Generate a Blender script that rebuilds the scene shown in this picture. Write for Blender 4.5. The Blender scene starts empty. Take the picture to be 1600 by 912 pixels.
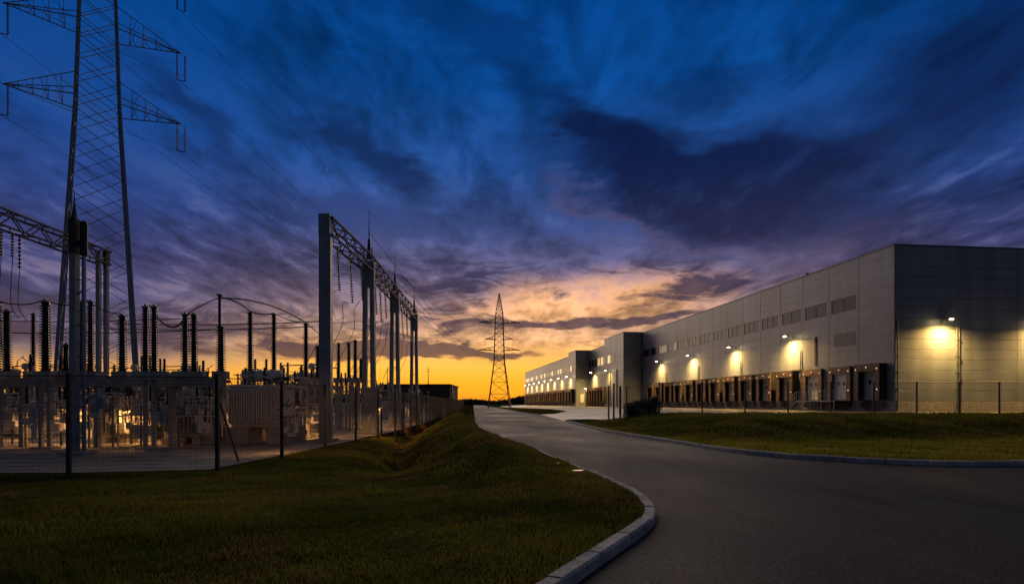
import bpy, math, random
import numpy as np
from mathutils import Vector, Matrix

sc = bpy.context.scene
COL = sc.collection
rng = random.Random(7)
nrng = np.random.default_rng(11)

# ------------------------------------------------------------------ camera
F, HY, HC = 950.0, 630.0, 1.6            # focal length (px of 1600), horizon row, eye height
cd = bpy.data.cameras.new('camera'); cam = bpy.data.objects.new('camera', cd); COL.objects.link(cam)
cam.location = (0, 0, HC); cam.rotation_euler = (math.pi/2, 0, 0)
cd.sensor_width = 36; cd.lens = 36*F/1600; cd.shift_y = (HY-456)/1600
cd.clip_start = .05; cd.clip_end = 8000
sc.camera = cam

# ------------------------------------------------------------------ world: dusk sky
SUN_AZ, SUN_EL = math.radians(-9), math.radians(15)
W = bpy.data.worlds.new('World'); sc.world = W; W.use_nodes = True
NT = W.node_tree; NT.nodes.clear()
def nd(t, **k):
    n = NT.nodes.new(t)
    for a, b in k.items(): setattr(n, a, b)
    return n
def put(sock, v):
    if isinstance(v, bpy.types.NodeSocket): NT.links.new(v, sock)
    elif v is not None: sock.default_value = v
def M(op, a, b=None, c=None, clamp=False):
    n = nd('ShaderNodeMath', operation=op); n.use_clamp = clamp
    for i, v in enumerate((a, b, c)): put(n.inputs[i], v)
    return n.outputs[0]
def sstep(v, lo, hi, a=0., b=1.):
    n = nd('ShaderNodeMapRange', interpolation_type='SMOOTHSTEP'); put(n.inputs[0], v)
    for i, q in enumerate((lo, hi, a, b)): n.inputs[i+1].default_value = q
    return n.outputs[0]
def comb(x, y, z=0.):
    n = nd('ShaderNodeCombineXYZ')
    for i, v in enumerate((x, y, z)): put(n.inputs[i], v)
    return n.outputs[0]
def vm(op, a, b=None):
    n = nd('ShaderNodeVectorMath', operation=op); put(n.inputs[0], a)
    if b is not None: put(n.inputs[1], b)
    return n.outputs['Value'] if op == 'LENGTH' else n.outputs[0]
def noise(v, s, d=5, r=.55, dist=0., col=False):
    n = nd('ShaderNodeTexNoise'); put(n.inputs['Vector'], v)
    n.inputs['Scale'].default_value = s; n.inputs['Detail'].default_value = d
    n.inputs['Roughness'].default_value = r; n.inputs['Distortion'].default_value = dist
    return n.outputs['Color' if col else 'Fac']
def ramp(v, stops):
    n = nd('ShaderNodeValToRGB'); put(n.inputs[0], v); e = n.color_ramp.elements
    while len(e) < len(stops): e.new(.5)
    for q, (p, c) in zip(e, stops): q.position = p; q.color = (*c, 1)
    return n.outputs[0]
def mix(f, a, b, t='MIX'):
    n = nd('ShaderNodeMix', data_type='RGBA', blend_type=t); put(n.inputs[0], f)
    put(n.inputs[6], a if isinstance(a, bpy.types.NodeSocket) else (*a, 1)); put(n.inputs[7], b if isinstance(b, bpy.types.NodeSocket) else (*b, 1))
    return n.outputs[2]

tc = nd('ShaderNodeTexCoord'); sp = nd('ShaderNodeSeparateXYZ'); put(sp.inputs[0], tc.outputs['Generated'])
X, Y, Z = sp.outputs
hr = M('MAXIMUM', M('SQRT', M('ADD', M('MULTIPLY', X, X), M('MULTIPLY', Y, Y))), 1e-4)
EL = M('DIVIDE', Z, hr)                                  # tangent of elevation
AZ = M('ARCTAN2', X, Y)                                  # 0 = straight down the road
zz = M('ADD', M('MAXIMUM', Z, 0.), .10)
PL = comb(M('DIVIDE', X, zz), M('DIVIDE', Y, zz))        # cloud deck coordinates
def elp(v, a, b):                                        # streaks: rotate + squeeze the deck
    n = nd('ShaderNodeMapping'); put(n.inputs[0], v); n.inputs[2].default_value = (0, 0, a); n.inputs[3].default_value = (*b, 1)
    return n.outputs[0]
n_big = noise(elp(PL, .12, (.85, .5)), 1.0, 2, .55)
n_mid = noise(elp(PL, -.10, (2.3, .95)), 1.0, 4, .62, .5)
n_fin = noise(elp(PL, .10, (7.0, 3.2)), 1.0, 3, .65, .4)
wr = vm('SUBTRACT', noise(comb(M('MULTIPLY', AZ, 1.), M('MULTIPLY', EL, 2.0)), 4.5, 4, .62, 0, True), (.5, .5, .5))
AE = comb(AZ, EL)
AEw = vm('ADD', AE, vm('MULTIPLY', wr, (.30, .16, 0)))
AEs = vm('ADD', AE, vm('MULTIPLY', wr, (.30, .085, 0)))
def aeof(px, py):
    az = math.atan((px-800)/F); return az, (HY-py)/F*math.cos(az)
def blob(px, py, a, b, tilt, lo=1., hi=.45, w=None):
    """soft ellipse on the dome; a, b half axes and tilt (deg, + = falls to the right)"""
    az, el = aeof(px, py)
    n = nd('ShaderNodeMapping', vector_type='TEXTURE'); put(n.inputs[0], w or AEw)
    n.inputs[1].default_value = (az, el, 0); n.inputs[2].default_value = (0, 0, -math.radians(tilt)); n.inputs[3].default_value = (a/F, b/F, 1)
    return sstep(vm('LENGTH', n.outputs[0]), lo, hi)
def add(*v):
    o = v[0]
    for q in v[1:]: o = M('ADD', o, q)
    return o
def mul(a, k): return M('MULTIPLY', a, k)

warm = ramp(EL, [(0, (.80, .22, .012)), (.014, (1.1, .43, .02)), (.034, (1.25, .50, .025)), (.058, (1.25, .60, .075)), (.085, (1.10, .54, .16)),
                 (.12, (.58, .34, .23)), (.16, (.27, .18, .21)), (.21, (.13, .11, .21)), (.28, (.048, .075, .22)), (.38, (.016, .066, .25)),
                 (.52, (.003, .060, .26)), (.68, (.001, .045, .21)), (.85, (.010, .030, .11)), (1, (.048, .050, .070))])
side = ramp(EL, [(0, (.95, .42, .06)), (.02, (1.2, .47, .035)), (.042, (1.05, .42, .07)), (.062, (.48, .27, .15)), (.08, (.17, .125, .16)), (.13, (.090, .078, .155)),
                 (.20, (.050, .052, .145)), (.28, (.023, .048, .18)), (.40, (.007, .046, .20)), (.58, (.001, .042, .19)), (.8, (.004, .024, .10)), (1, (.048, .050, .070))])
cool = ramp(EL, [(0, (.024, .030, .046)), (.1, (.022, .030, .052)), (.3, (.017, .029, .062)), (.6, (.015, .030, .070)), (1, (.045, .047, .065))])
wA = vm('ADD', AE, vm('MULTIPLY', wr, (.35, .08, 0)))
k_side = sstep(M('COSINE', M('SUBTRACT', AZ, .06)), .80, .99)
k_cool = sstep(M('COSINE', M('SUBTRACT', AZ, -.20)), -.05, .70)
clear = mix(k_cool, cool, mix(k_side, side, warm))
glow = blob(900, 482, 270, 62, -6, 1.15, .15, wA)
clear = mix(M('MULTIPLY', glow, .76), clear, (1.12, .55, .22))

# mottled deck over the whole dome
field = add(mul(M('SUBTRACT', n_big, .5), 1.5), mul(M('SUBTRACT', n_mid, .5), 1.5), mul(M('SUBTRACT', n_fin, .5), 1.15))
tex = sstep(field, -.62, .62, .38, 1.85)
tex = M('ADD', 1., M('MULTIPLY', M('SUBTRACT', tex, 1.), sstep(EL, .05, .13)))
tv = nd('ShaderNodeVectorMath', operation='SCALE'); put(tv.inputs[0], clear); put(tv.inputs['Scale'], tex)
sky = tv.outputs[0]
# cloud masses
masses = add(mul(blob(1090, 285, 320, 110, 18, 1.25, .0), 1.45), mul(blob(900, 190, 200, 58, 30, 1.1, .2), .42), mul(blob(740, 50, 260, 60, 30), .45),
             mul(blob(1510, 100, 300, 130, -16, 1.1, .2), .75), mul(blob(575, 225, 180, 46, 36, 1.1, .15), .75), mul(blob(330, 190, 190, 34, 34, 1.1, .15), .4),
             mul(blob(1110, 130, 130, 44, 8, 1.1, .15), .6), mul(blob(640, 345, 380, 45, 6), .35), mul(blob(1500, 340, 240, 50, -8), .35))
hi_gate = sstep(EL, .13, .24)
d_hi = M('MULTIPLY', sstep(add(mul(field, .95), masses, -.02), .0, 1.05), hi_gate)
c_hi = ramp(EL, [(0, (.12, .075, .09)), (.16, (.070, .050, .095)), (.24, (.022, .021, .062)), (.36, (.006, .011, .052)), (.55, (.001, .009, .05)), (.8, (.003, .010, .05)), (1, (.012, .016, .04))])
sky = mix(M('MULTIPLY', d_hi, .94), sky, c_hi)
# pale wisps lit from below
wisp = M('MULTIPLY', sstep(add(n_mid, mul(n_fin, .9)), .98, 1.22), M('MULTIPLY', sstep(EL, .10, .17), sstep(EL, .55, .28)))
wisp = M('MULTIPLY', wisp, M('SUBTRACT', 1., M('MULTIPLY', d_hi, .8)))
c_w = ramp(EL, [(0, (.5, .3, .2)), (.14, (.36, .25, .26)), (.22, (.19, .17, .30)), (.34, (.05, .13, .36)), (.55, (.02, .10, .32)), (1, (.02, .05, .15))])
sky = mix(M('MULTIPLY', wisp, mul(k_cool, .50)), sky, c_w)
# pink rim under the big cloud
rim = M('MULTIPLY', blob(1090, 340, 270, 46, 17, 1.0, .4), M('SUBTRACT', 1., blob(1085, 283, 290, 100, 19, 1.0, .7)))
sky = mix(M('MULTIPLY', rim, .45), sky, (.26, .16, .22))
# low purple bars before the glow
lown = mul(M('SUBTRACT', noise(vm('MULTIPLY', AE, (1., 3.6, 1.)), 9., 5, .68, .9), .5), 3.0)
low = add(mul(blob(260, 515, 600, 52, 1, 1., .35, AEs), .62), mul(blob(600, 549, 230, 14, 2, 1., .3, AEs), .85), mul(blob(935, 507, 200, 17, -2, 1, .3, AEs), 1.0),
          mul(blob(720, 500, 150, 26, 6, 1, .3, AEs), .6), mul(blob(1070, 452, 150, 34, -5, 1, .3, AEs), .8), mul(blob(770, 553, 120, 8, 2, 1, .3, AEs), .8),
          mul(blob(640, 420, 330, 62, 9, 1, .2, AEs), .62), mul(blob(940, 400, 300, 46, 8, 1, .2, AEs), .55))
d_lo = sstep(M('ADD', low, M('MULTIPLY', lown, sstep(EL, .04, .10))), .20, .85)
d_lo = M('MULTIPLY', d_lo, M('MULTIPLY', sstep(EL, .3, .2), sstep(EL, .03, .075)))
c_lo = ramp(EL, [(0, (.5, .2, .04)), (.06, (.14, .065, .055)), (.09, (.085, .050, .066)), (.14, (.064, .045, .075)), (.22, (.038, .034, .080)), (1, (.02, .03, .09))])
sky = mix(M('MULTIPLY', d_lo, mul(k_cool, .88)), sky, c_lo)
sky = mix(sstep(Z, -.004, -.03), sky, (.02, .018, .015))
bg = nd('ShaderNodeBackground'); put(bg.inputs[0], sky); bg.inputs[1].default_value = 1.0
W.cycles.sampling_method = 'MANUAL'; W.cycles.sample_map_resolution = 512
wo = nd('ShaderNodeOutputWorld'); NT.links.new(bg.outputs[0], wo.inputs[0])

# ------------------------------------------------------------------ sun (last glow), exposure
sd = bpy.data.lights.new('sun', 'SUN'); sd.energy = 1.25; sd.angle = math.radians(50); sd.color = (1, .76, .54)
so = bpy.data.objects.new('sun', sd); COL.objects.link(so)
tosun = Vector((math.sin(SUN_AZ)*math.cos(SUN_EL), math.cos(SUN_AZ)*math.cos(SUN_EL), math.sin(SUN_EL)))
so.rotation_euler = tosun.to_track_quat('Z', 'Y').to_euler(); so.location = (0, 0, 60)
vs = sc.view_settings
vs.view_transform = 'Standard'; vs.look = 'None'; vs.exposure = 0; vs.gamma = 1; vs.use_curve_mapping = False
sc.cycles.use_denoising = True

# ------------------------------------------------------------------ materials
def material(name, c1, c2=None, scale=4., rough=.7, metal=0., bump=0., bscale=40., spec=.5, emis=None, estr=0., stretch=(1, 1, 1), rvar=0., rand=0., detail=5, mid=(.35, .65), trans=0.):
    m = bpy.data.materials.new(name); m.use_nodes = True; t = m.node_tree; b = t.nodes['Principled BSDF']
    b.inputs['Roughness'].default_value = rough; b.inputs['Metallic'].default_value = metal
    b.inputs['Specular IOR Level'].default_value = spec
    tcn = t.nodes.new('ShaderNodeTexCoord'); mp = t.nodes.new('ShaderNodeMapping'); mp.inputs[3].default_value = stretch
    t.links.new(tcn.outputs['Object'], mp.inputs[0])
    no = t.nodes.new('ShaderNodeTexNoise'); no.inputs['Scale'].default_value = scale; no.inputs['Detail'].default_value = detail; no.inputs['Roughness'].default_value = .6
    t.links.new(mp.outputs[0], no.inputs[0])
    cr = t.nodes.new('ShaderNodeValToRGB'); e = cr.color_ramp.elements
    e[0].position, e[1].position = mid; e[0].color = (*c1, 1); e[1].color = (*(c2 or c1), 1)
    t.links.new(no.outputs[0], cr.inputs[0]); out = cr.outputs[0]
    if rand:
        oi = t.nodes.new('ShaderNodeObjectInfo'); mr = t.nodes.new('ShaderNodeMapRange'); mr.inputs[3].default_value = 1-rand; mr.inputs[4].default_value = 1+rand
        t.links.new(oi.outputs['Random'], mr.inputs[0]); mx = t.nodes.new('ShaderNodeVectorMath'); mx.operation = 'SCALE'
        t.links.new(out, mx.inputs[0]); t.links.new(mr.outputs[0], mx.inputs['Scale']); out = mx.outputs[0]
    t.links.new(out, b.inputs['Base Color'])
    if rvar:
        r = t.nodes.new('ShaderNodeMapRange'); r.inputs[3].default_value = rough-rvar; r.inputs[4].default_value = rough+rvar
        t.links.new(no.outputs[0], r.inputs[0]); t.links.new(r.outputs[0], b.inputs['Roughness'])
    if bump:
        n2 = t.nodes.new('ShaderNodeTexNoise'); n2.inputs['Scale'].default_value = bscale; n2.inputs['Detail'].default_value = 4
        t.links.new(mp.outputs[0], n2.inputs[0]); bn = t.nodes.new('ShaderNodeBump'); bn.inputs['Strength'].default_value = bump; bn.inputs['Distance'].default_value = .05
        t.links.new(n2.outputs[0], bn.inputs['Height']); t.links.new(bn.outputs[0], b.inputs['Normal'])
    if emis:
        b.inputs['Emission Color'].default_value = (*emis, 1); b.inputs['Emission Strength'].default_value = estr
    if trans:
        b.inputs['Transmission Weight'].default_value = trans
    return m
MT = {
 'steel': material('galvanised_steel', (.20, .22, .24), (.32, .34, .36), 3, .45, .7, rvar=.12),
 'tower_steel': material('tower_steel', (.13, .17, .22), (.19, .24, .29), 1, .5, .1),
 'rust_steel': material('brown_steel', (.10, .07, .05), (.16, .11, .08), 1, .6, .1),
 'dark_steel': material('weathered_steel', (.028, .031, .037), (.06, .064, .07), 5, .65, .2),
 'pole': material('painted_column', (.20, .23, .27), (.29, .33, .37), 2.5, .55, .1, bump=.1, bscale=8),
 'concrete': material('concrete', (.26, .25, .235), (.42, .405, .38), 2.2, .85, bump=.25, bscale=18, mid=(.3, .7)),
 'porcelain': material('brown_porcelain', (.030, .012, .009), (.055, .022, .016), 6, .22),
 'tank': material('grey_tank_paint', (.50, .51, .51), (.62, .63, .63), 1.8, .5, .0, bump=.05, bscale=9, stretch=(1, 1, .3)),
 'tank_dark': material('dark_tank_paint', (.22, .21, .195), (.32, .31, .29), 1.6, .55, .0, stretch=(1, 1, .3)),
 'copper': material('dull_bus_metal', (.18, .17, .16), (.26, .25, .23), 6, .4, .8),
 'rubber': material('black_rubber', (.012, .012, .013), (.02, .02, .02), 8, .7),
 'clad': material('light_grey_cladding', (.245, .275, .315), (.285, .315, .355), .35, .42, .15, rand=.05, rvar=.05, bump=.015, bscale=3),
 'joint': material('dark_joint', (.03, .03, .033), (.045, .045, .05), 4, .8),
 'trim': material('grey_trim', (.10, .105, .11), (.14, .145, .15), 3, .5, .2),
 'glass': material('window_glass', (.13, .135, .145), (.17, .175, .185), 2, .3, .0, spec=.3),
 'glass_dark': material('dark_window', (.008, .009, .011), (.012, .013, .016), 2, .15, spec=.4),
 'glass_lit': material('lit_window', (.4, .3, .15), (.5, .4, .2), 2, .2, emis=(1, .62, .22), estr=.55),
 'door': material('white_door', (.66, .66, .64), (.74, .74, .72), 2, .5),
 'shelter': material('brown_dock_curtain', (.20, .115, .062), (.28, .17, .10), 3, .75, bump=.2, bscale=6),
 'shelter_side': material('black_dock_fabric', (.016, .015, .015), (.026, .025, .024), 3, .8, bump=.2, bscale=6),
 'stripe': material('bumper_rubber', (.30, .14, .07), (.36, .20, .11), 6, .7),
 'fence_post': material('dark_fence_paint', (.018, .021, .022), (.035, .038, .04), 8, .6, .2),
 'wire': material('dark_wire', (.03, .032, .035), (.06, .062, .066), 12, .5, .6),
 'cable': material('conductor', (.07, .07, .075), (.11, .11, .115), 12, .5, .6),
 'kerb': material('kerb_concrete', (.30, .285, .26), (.62, .59, .54), 3.5, .9, bump=.6, bscale=30, rand=.12, mid=(.3, .7)),
 'bark': material('bark', (.05, .035, .025), (.08, .06, .04), 8, .9),
 'leaf': material('evergreen_leaf', (.03, .045, .02), (.06, .08, .03), 5, .6),
 'wood_far': material('far_wood', (.012, .015, .008), (.03, .032, .016), .5, .8),
 'far_wall': material('dark_shed_wall', (.06, .05, .045), (.085, .07, .06), .4, .8),
 'lamp_body': material('lamp_housing', (.10, .10, .10), (.15, .15, .15), 6, .5, .6),
 'lamp_glass': material('lamp_lens', (.9, .8, .5), (.9, .8, .5), 1, .3, emis=(1, .74, .32), estr=70),
 'marker': material('dock_marker_lens', (.8, .75, .6), (.8, .75, .6), 1, .3, emis=(1, .8, .5), estr=.9),
 'added_pad_lens': material('added_pad_lens', (.25, .17, .08), (.25, .17, .08), 1, .3, emis=(1, .55, .2), estr=.2),  # lens of the lamp posts added on the pad
 'ground_lens': material('ground_lamp_lens', (.35, .24, .10), (.35, .24, .10), 1, .3, emis=(1, .55, .14), estr=.22),
}
def ground_material(name, cols, scales, rough, bump, bscale, rv=.0, spec=.35):
    m = bpy.data.materials.new(name); m.use_nodes = True; t = m.node_tree; b = t.nodes['Principled BSDF']; b.inputs['Specular IOR Level'].default_value = spec
    g = t.nodes.new('ShaderNodeTexCoord'); prev = None; facs = []
    for (c, s, lo, hi) in zip(cols, scales, (0, .42, .50, .52), (0, .58, .66, .75)):
        if prev is None:
            r = t.nodes.new('ShaderNodeRGB'); r.outputs[0].default_value = (*c, 1); prev = r.outputs[0]; continue
        n = t.nodes.new('ShaderNodeTexNoise'); mp = t.nodes.new('ShaderNodeMapping'); mp.inputs[3].default_value = s; t.links.new(g.outputs['Object'], mp.inputs[0]); t.links.new(mp.outputs[0], n.inputs[0])
        n.inputs['Scale'].default_value = 1; n.inputs['Detail'].default_value = 7; n.inputs['Roughness'].default_value = .62
        q = t.nodes.new('ShaderNodeMapRange'); q.inputs[1].default_value = lo; q.inputs[2].default_value = hi; t.links.new(n.outputs[0], q.inputs[0])
        x = t.nodes.new('ShaderNodeMix'); x.data_type = 'RGBA'; t.links.new(q.outputs[0], x.inputs[0]); t.links.new(prev, x.inputs[6]); x.inputs[7].default_value = (*c, 1); prev = x.outputs[2]; facs.append(n.outputs[0])
    t.links.new(prev, b.inputs['Base Color'])
    r = t.nodes.new('ShaderNodeMapRange'); r.inputs[1].default_value = .3; r.inputs[2].default_value = .7; r.inputs[3].default_value = rough-rv; r.inputs[4].default_value = rough+rv
    t.links.new(facs[0], r.inputs[0]); t.links.new(r.outputs[0], b.inputs['Roughness'])
    h = None
    for s, k in bscale:
        n = t.nodes.new('ShaderNodeTexNoise'); n.inputs['Scale'].default_value = s; n.inputs['Detail'].default_value = 3; t.links.new(g.outputs['Object'], n.inputs[0])
        u = t.nodes.new('ShaderNodeMath'); u.operation = 'MULTIPLY'; u.inputs[1].default_value = k; t.links.new(n.outputs[0], u.inputs[0])
        if h is None: h = u.outputs[0]
        else:
            v = t.nodes.new('ShaderNodeMath'); v.operation = 'ADD'; t.links.new(h, v.inputs[0]); t.links.new(u.outputs[0], v.inputs[1]); h = v.outputs[0]
    bn = t.nodes.new('ShaderNodeBump'); bn.inputs['Strength'].default_value = bump; bn.inputs['Distance'].default_value = 1.
    t.links.new(h, bn.inputs['Height']); t.links.new(bn.outputs[0], b.inputs['Normal'])
    return m
MT['asphalt'] = ground_material('asphalt', [(.010, .014, .022), (.030, .038, .051), (.003, .005, .008), (.10, .11, .13)],
                                [None, (.16, .07, 1), (.7, .16, 1), (17, 17, 1)], .66, 1., [(45, .035), (12, .025), (.8, .02)], .20, .12)
MT['yard'] = ground_material('yard_concrete', [(.075, .075, .075), (.10, .10, .10), (.055, .055, .055), (.10, .10, .10)],
                             [None, (.1, .06, 1), (.5, .2, 1), (9, 9, 1)], .5, .4, [(8, .01)], .10, .3)
MT['gravel'] = ground_material('pad_gravel', [(.17, .155, .14), (.25, .23, .21), (.10, .09, .08), (.30, .28, .26)],
                               [None, (.3, .3, 1), (1.3, 1.3, 1), (14, 14, 1)], .8, 1., [(16, .03), (3, .04)], .08, .3)
MT['turf'] = ground_material('turf', [(.040, .046, .010), (.070, .070, .014), (.058, .042, .020), (.026, .030, .009)],
                             [None, (.25, .25, 1), (.6, .6, 1), (5, 5, 1)], .95, 1., [(20, .03), (4, .06)], .04, .0)

MT['blade'] = ground_material('grass_blade', [(.080, .095, .015), (.20, .19, .032), (.21, .14, .05), (.052, .066, .012)],
                              [None, (.25, .25, 1), (.6, .6, 1), (5, 5, 1)], .75, .0, [(20, .03)], .05, .2)
MT['blade_lit'] = ground_material('lit_grass_blade', [(.24, .235, .022), (.34, .32, .04), (.28, .20, .05), (.17, .175, .02)],
                              [None, (.25, .25, 1), (.6, .6, 1), (5, 5, 1)], .75, .0, [(20, .03)], .05, .2)  # right-hand strip looks lit: its brightness is put into this blade colour
for nm_ in ('blade', 'blade_lit'):          # thin leaves let the low light through
    t = MT[nm_].node_tree; bs = t.nodes['Principled BSDF']; src = bs.inputs['Base Color'].links[0].from_socket
    df = t.nodes.new('ShaderNodeBsdfDiffuse'); tr = t.nodes.new('ShaderNodeBsdfTranslucent'); ms_ = t.nodes.new('ShaderNodeMixShader'); ms_.inputs[0].default_value = .5
    t.links.new(src, df.inputs[0]); t.links.new(src, tr.inputs[0]); t.links.new(df.outputs[0], ms_.inputs[1]); t.links.new(tr.outputs[0], ms_.inputs[2])
    t.links.new(ms_.outputs[0], t.nodes['Material Output'].inputs[0])
# steep ground: dry brown grass, darkened further with the slope's shade painted in
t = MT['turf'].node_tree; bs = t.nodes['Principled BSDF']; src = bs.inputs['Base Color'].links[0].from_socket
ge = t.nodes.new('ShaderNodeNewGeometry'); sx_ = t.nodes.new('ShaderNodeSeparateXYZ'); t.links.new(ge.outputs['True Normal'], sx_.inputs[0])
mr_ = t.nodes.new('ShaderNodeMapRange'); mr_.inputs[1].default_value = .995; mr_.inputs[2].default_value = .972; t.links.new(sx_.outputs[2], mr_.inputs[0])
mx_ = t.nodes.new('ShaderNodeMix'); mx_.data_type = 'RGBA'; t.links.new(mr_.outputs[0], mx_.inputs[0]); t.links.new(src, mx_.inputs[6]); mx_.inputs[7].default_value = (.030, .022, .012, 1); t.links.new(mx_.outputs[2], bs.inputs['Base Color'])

t = MT['clad'].node_tree; bs = t.nodes['Principled BSDF']; src = bs.inputs['Base Color'].links[0].from_socket
ge = t.nodes.new('ShaderNodeNewGeometry'); facs_ = []
for sc_, dt_ in (((.9, .9, .05), 6), ((.12, .12, .12), 3)):
    mp_ = t.nodes.new('ShaderNodeMapping'); mp_.inputs[3].default_value = sc_; t.links.new(ge.outputs['Position'], mp_.inputs[0])
    nn = t.nodes.new('ShaderNodeTexNoise'); nn.inputs['Scale'].default_value = 1.; nn.inputs['Detail'].default_value = dt_; nn.inputs['Roughness'].default_value = .65; t.links.new(mp_.outputs[0], nn.inputs[0])
    mr_ = t.nodes.new('ShaderNodeMapRange'); mr_.inputs[1].default_value = .35; mr_.inputs[2].default_value = .65; mr_.inputs[3].default_value = .86; mr_.inputs[4].default_value = 1.08; t.links.new(nn.outputs[0], mr_.inputs[0]); facs_.append(mr_.outputs[0])
ml_ = t.nodes.new('ShaderNodeMath'); ml_.operation = 'MULTIPLY'; t.links.new(facs_[0], ml_.inputs[0]); t.links.new(facs_[1], ml_.inputs[1])
sv_ = t.nodes.new('ShaderNodeVectorMath'); sv_.operation = 'SCALE'; t.links.new(src, sv_.inputs[0]); t.links.new(ml_.outputs[0], sv_.inputs['Scale']); t.links.new(sv_.outputs[0], bs.inputs['Base Color'])

# ------------------------------------------------------------------ mesh helpers
class MB:
    def __init__(s): s.v = []; s.f = []
    def box(s, x0, x1, y0, y1, z0, z1):
        n = len(s.v); s.v += [(x, y, z) for z in (z0, z1) for y in (y0, y1) for x in (x0, x1)]
        s.f += [tuple(n+i for i in q) for q in ((0, 2, 3, 1), (4, 5, 7, 6), (0, 1, 5, 4), (2, 6, 7, 3), (0, 4, 6, 2), (1, 3, 7, 5))]; return s
    def ring(s, rings, close=False, cap=True):
        """rings: list of lists of points, same count"""
        n = len(s.v); k = len(rings[0])
        for r in rings: s.v += [tuple(p) for p in r]
        for i in range(len(rings)-1):
            for j in range(k):
                a, b = n+i*k+j, n+i*k+(j+1) % k
                s.f.append((a, b, b+k, a+k))
        if cap: s.f.append(tuple(n+j for j in reversed(range(k)))); s.f.append(tuple(n+(len(rings)-1)*k+j for j in range(k)))
        return s
    def tube(s, p0, p1, r0, r1=None, k=6):
        return s.path([p0, p1], [r0, r0 if r1 is None else r1], k)
    def path(s, pts, rad, k=5):
        pts = [Vector(p) for p in pts]; rings = []
        if not isinstance(rad, (list, tuple)): rad = [rad]*len(pts)
        for i, p in enumerate(pts):
            t = (pts[min(i+1, len(pts)-1)]-pts[max(i-1, 0)]).normalized()
            a = Vector((0, 0, 1)) if abs(t.z) < .9 else Vector((1, 0, 0))
            u = t.cross(a).normalized(); w = t.cross(u)
            rings.append([p+(u*math.cos(2*math.pi*j/k)+w*math.sin(2*math.pi*j/k))*rad[i] for j in range(k)])
        return s.ring(rings)
    def lathe(s, c, prof, k=12):
        c = Vector(c); return s.ring([[c+Vector((r*math.cos(2*math.pi*j/k), r*math.sin(2*math.pi*j/k), z)) for j in range(k)] for r, z in prof])
    def mesh(s, name, mat, smooth=False):
        m = bpy.data.meshes.new(name); m.from_pydata(s.v, [], s.f); m.materials.append(MT[mat])
        if smooth: m.polygons.foreach_set('use_smooth', [True]*len(m.polygons))
        m.update(); return m
    def build(s, name, mat, parent=None, smooth=False, **kw):
        return link(name, s.mesh(name, mat, smooth), parent, **kw)
def link(name, data, parent=None, loc=None, label=None, kind=None):
    o = bpy.data.objects.new(name, data); COL.objects.link(o)
    if parent: o.parent = parent
    if loc is not None: o.location = loc
    if label: o['label'] = label
    if kind: o['kind'] = kind
    return o
def tag(o, label, cat, group=None):
    o['label'] = label; o['category'] = cat
    if group: o['group'] = group
    return o
def thing(name, label, cat, loc=(0, 0, 0), rz=0., group=None):
    o = link(name, None); o.location = loc; o.rotation_euler = (0, 0, rz); o.empty_display_size = .3
    return tag(o, label, cat, group)
KIDS = {}
def dup(o, loc, rz=None, label=None, group=None, parent=None, scale=None):
    def rec(a, par):
        c = a.copy(); COL.objects.link(c); c.parent = par
        for ch in [q for q in a.children]: rec(ch, c)
        return c
    c = rec(o, parent); c.location = loc
    if rz is not None: c.rotation_euler = (0, 0, rz)
    if scale: c.scale = scale
    if label: c['label'] = label
    if group: c['group'] = group
    return c
UNIT = {}
def bar(name, p0, p1, r, mat, parent, k=4):
    """one straight member as an object sharing a unit mesh"""
    if (mat, k) not in UNIT:
        q = MB(); q.ring([[(math.cos(2*math.pi*(j+.5)/k), math.sin(2*math.pi*(j+.5)/k), z) for j in range(k)] for z in (0, 1)]); UNIT[(mat, k)] = q.mesh('member', mat)
    p0, p1 = Vector(p0), Vector(p1); d = p1-p0
    o = link(name, UNIT[(mat, k)], parent)
    o.matrix_basis = Matrix.Translation(p0) @ d.to_track_quat('Z', 'Y').to_matrix().to_4x4() @ Matrix.Diagonal((r, r, d.length, 1))
    return o
def G(px, py, z=0.):
    d = (HC-z)*F/(py-HY); return Vector(((px-800)/F*d, d, z))
def A(px, py, y): return Vector(((px-800)/F*y, y, HC+(HY-py)/F*y))
def XO(px, y): return (px-800)/F*y
def ZO(py, y): return HC+(HY-py)/F*y
def smooth(t): t = np.clip(t, 0, 1); return t*t*(3-2*t)

# ------------------------------------------------------------------ ground layout
def curve(pts, n=6):
    """Catmull-Rom through 2-D points"""
    P = [pts[0]]+list(pts)+[pts[-1]]; o = []
    for i in range(1, len(P)-2):
        a, b, c, d = (np.array(q, float) for q in P[i-1:i+3])
        for t in np.linspace(0, 1, n, endpoint=False):
            o.append(.5*((2*b)+(-a+c)*t+(2*a-5*b+4*c-d)*t*t+(-a+3*b-3*c+d)*t**3))
    o.append(np.array(P[-1], float)); return np.array(o)
lk_px = [(754, 671), (784, 685), (827, 699), (865, 717), (925, 742), (970, 761), (1000, 778), (1018, 793), (1025, 808), (1019, 824), (1000, 841), (965, 865), (900, 912)]
lk = [tuple(G(*p)[:2]) for p in lk_px]
def lroad(y): return -2.1-.0638*(y-38)
lk = [(lroad(y), y) for y in (700, 400, 250, 170, 120, 85, 62, 48)]+lk+[tuple(G(*p)[:2]) for p in ((830, 960), (740, 1021), (600, 1110))]+[(-2.4, 2.1), (-6, 1.0), (-14, .2), (-40, -.6)]
LK = curve(lk)
rk_px = [(1600, 727.5), (1450, 726.5), (1350, 722.5), (1250, 716.5), (1150, 707), (1040, 690), (950, 675), (905, 664)]
rk = [(60, 17.2), (26, 15.9)]+[tuple(G(*p)[:2]) for p in rk_px]+[(4.75, 54.0), (5.3, 56.6), (7.2, 57.2), (8.3, 55.2), (8.6, 52)]
RK = curve(rk)
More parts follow.
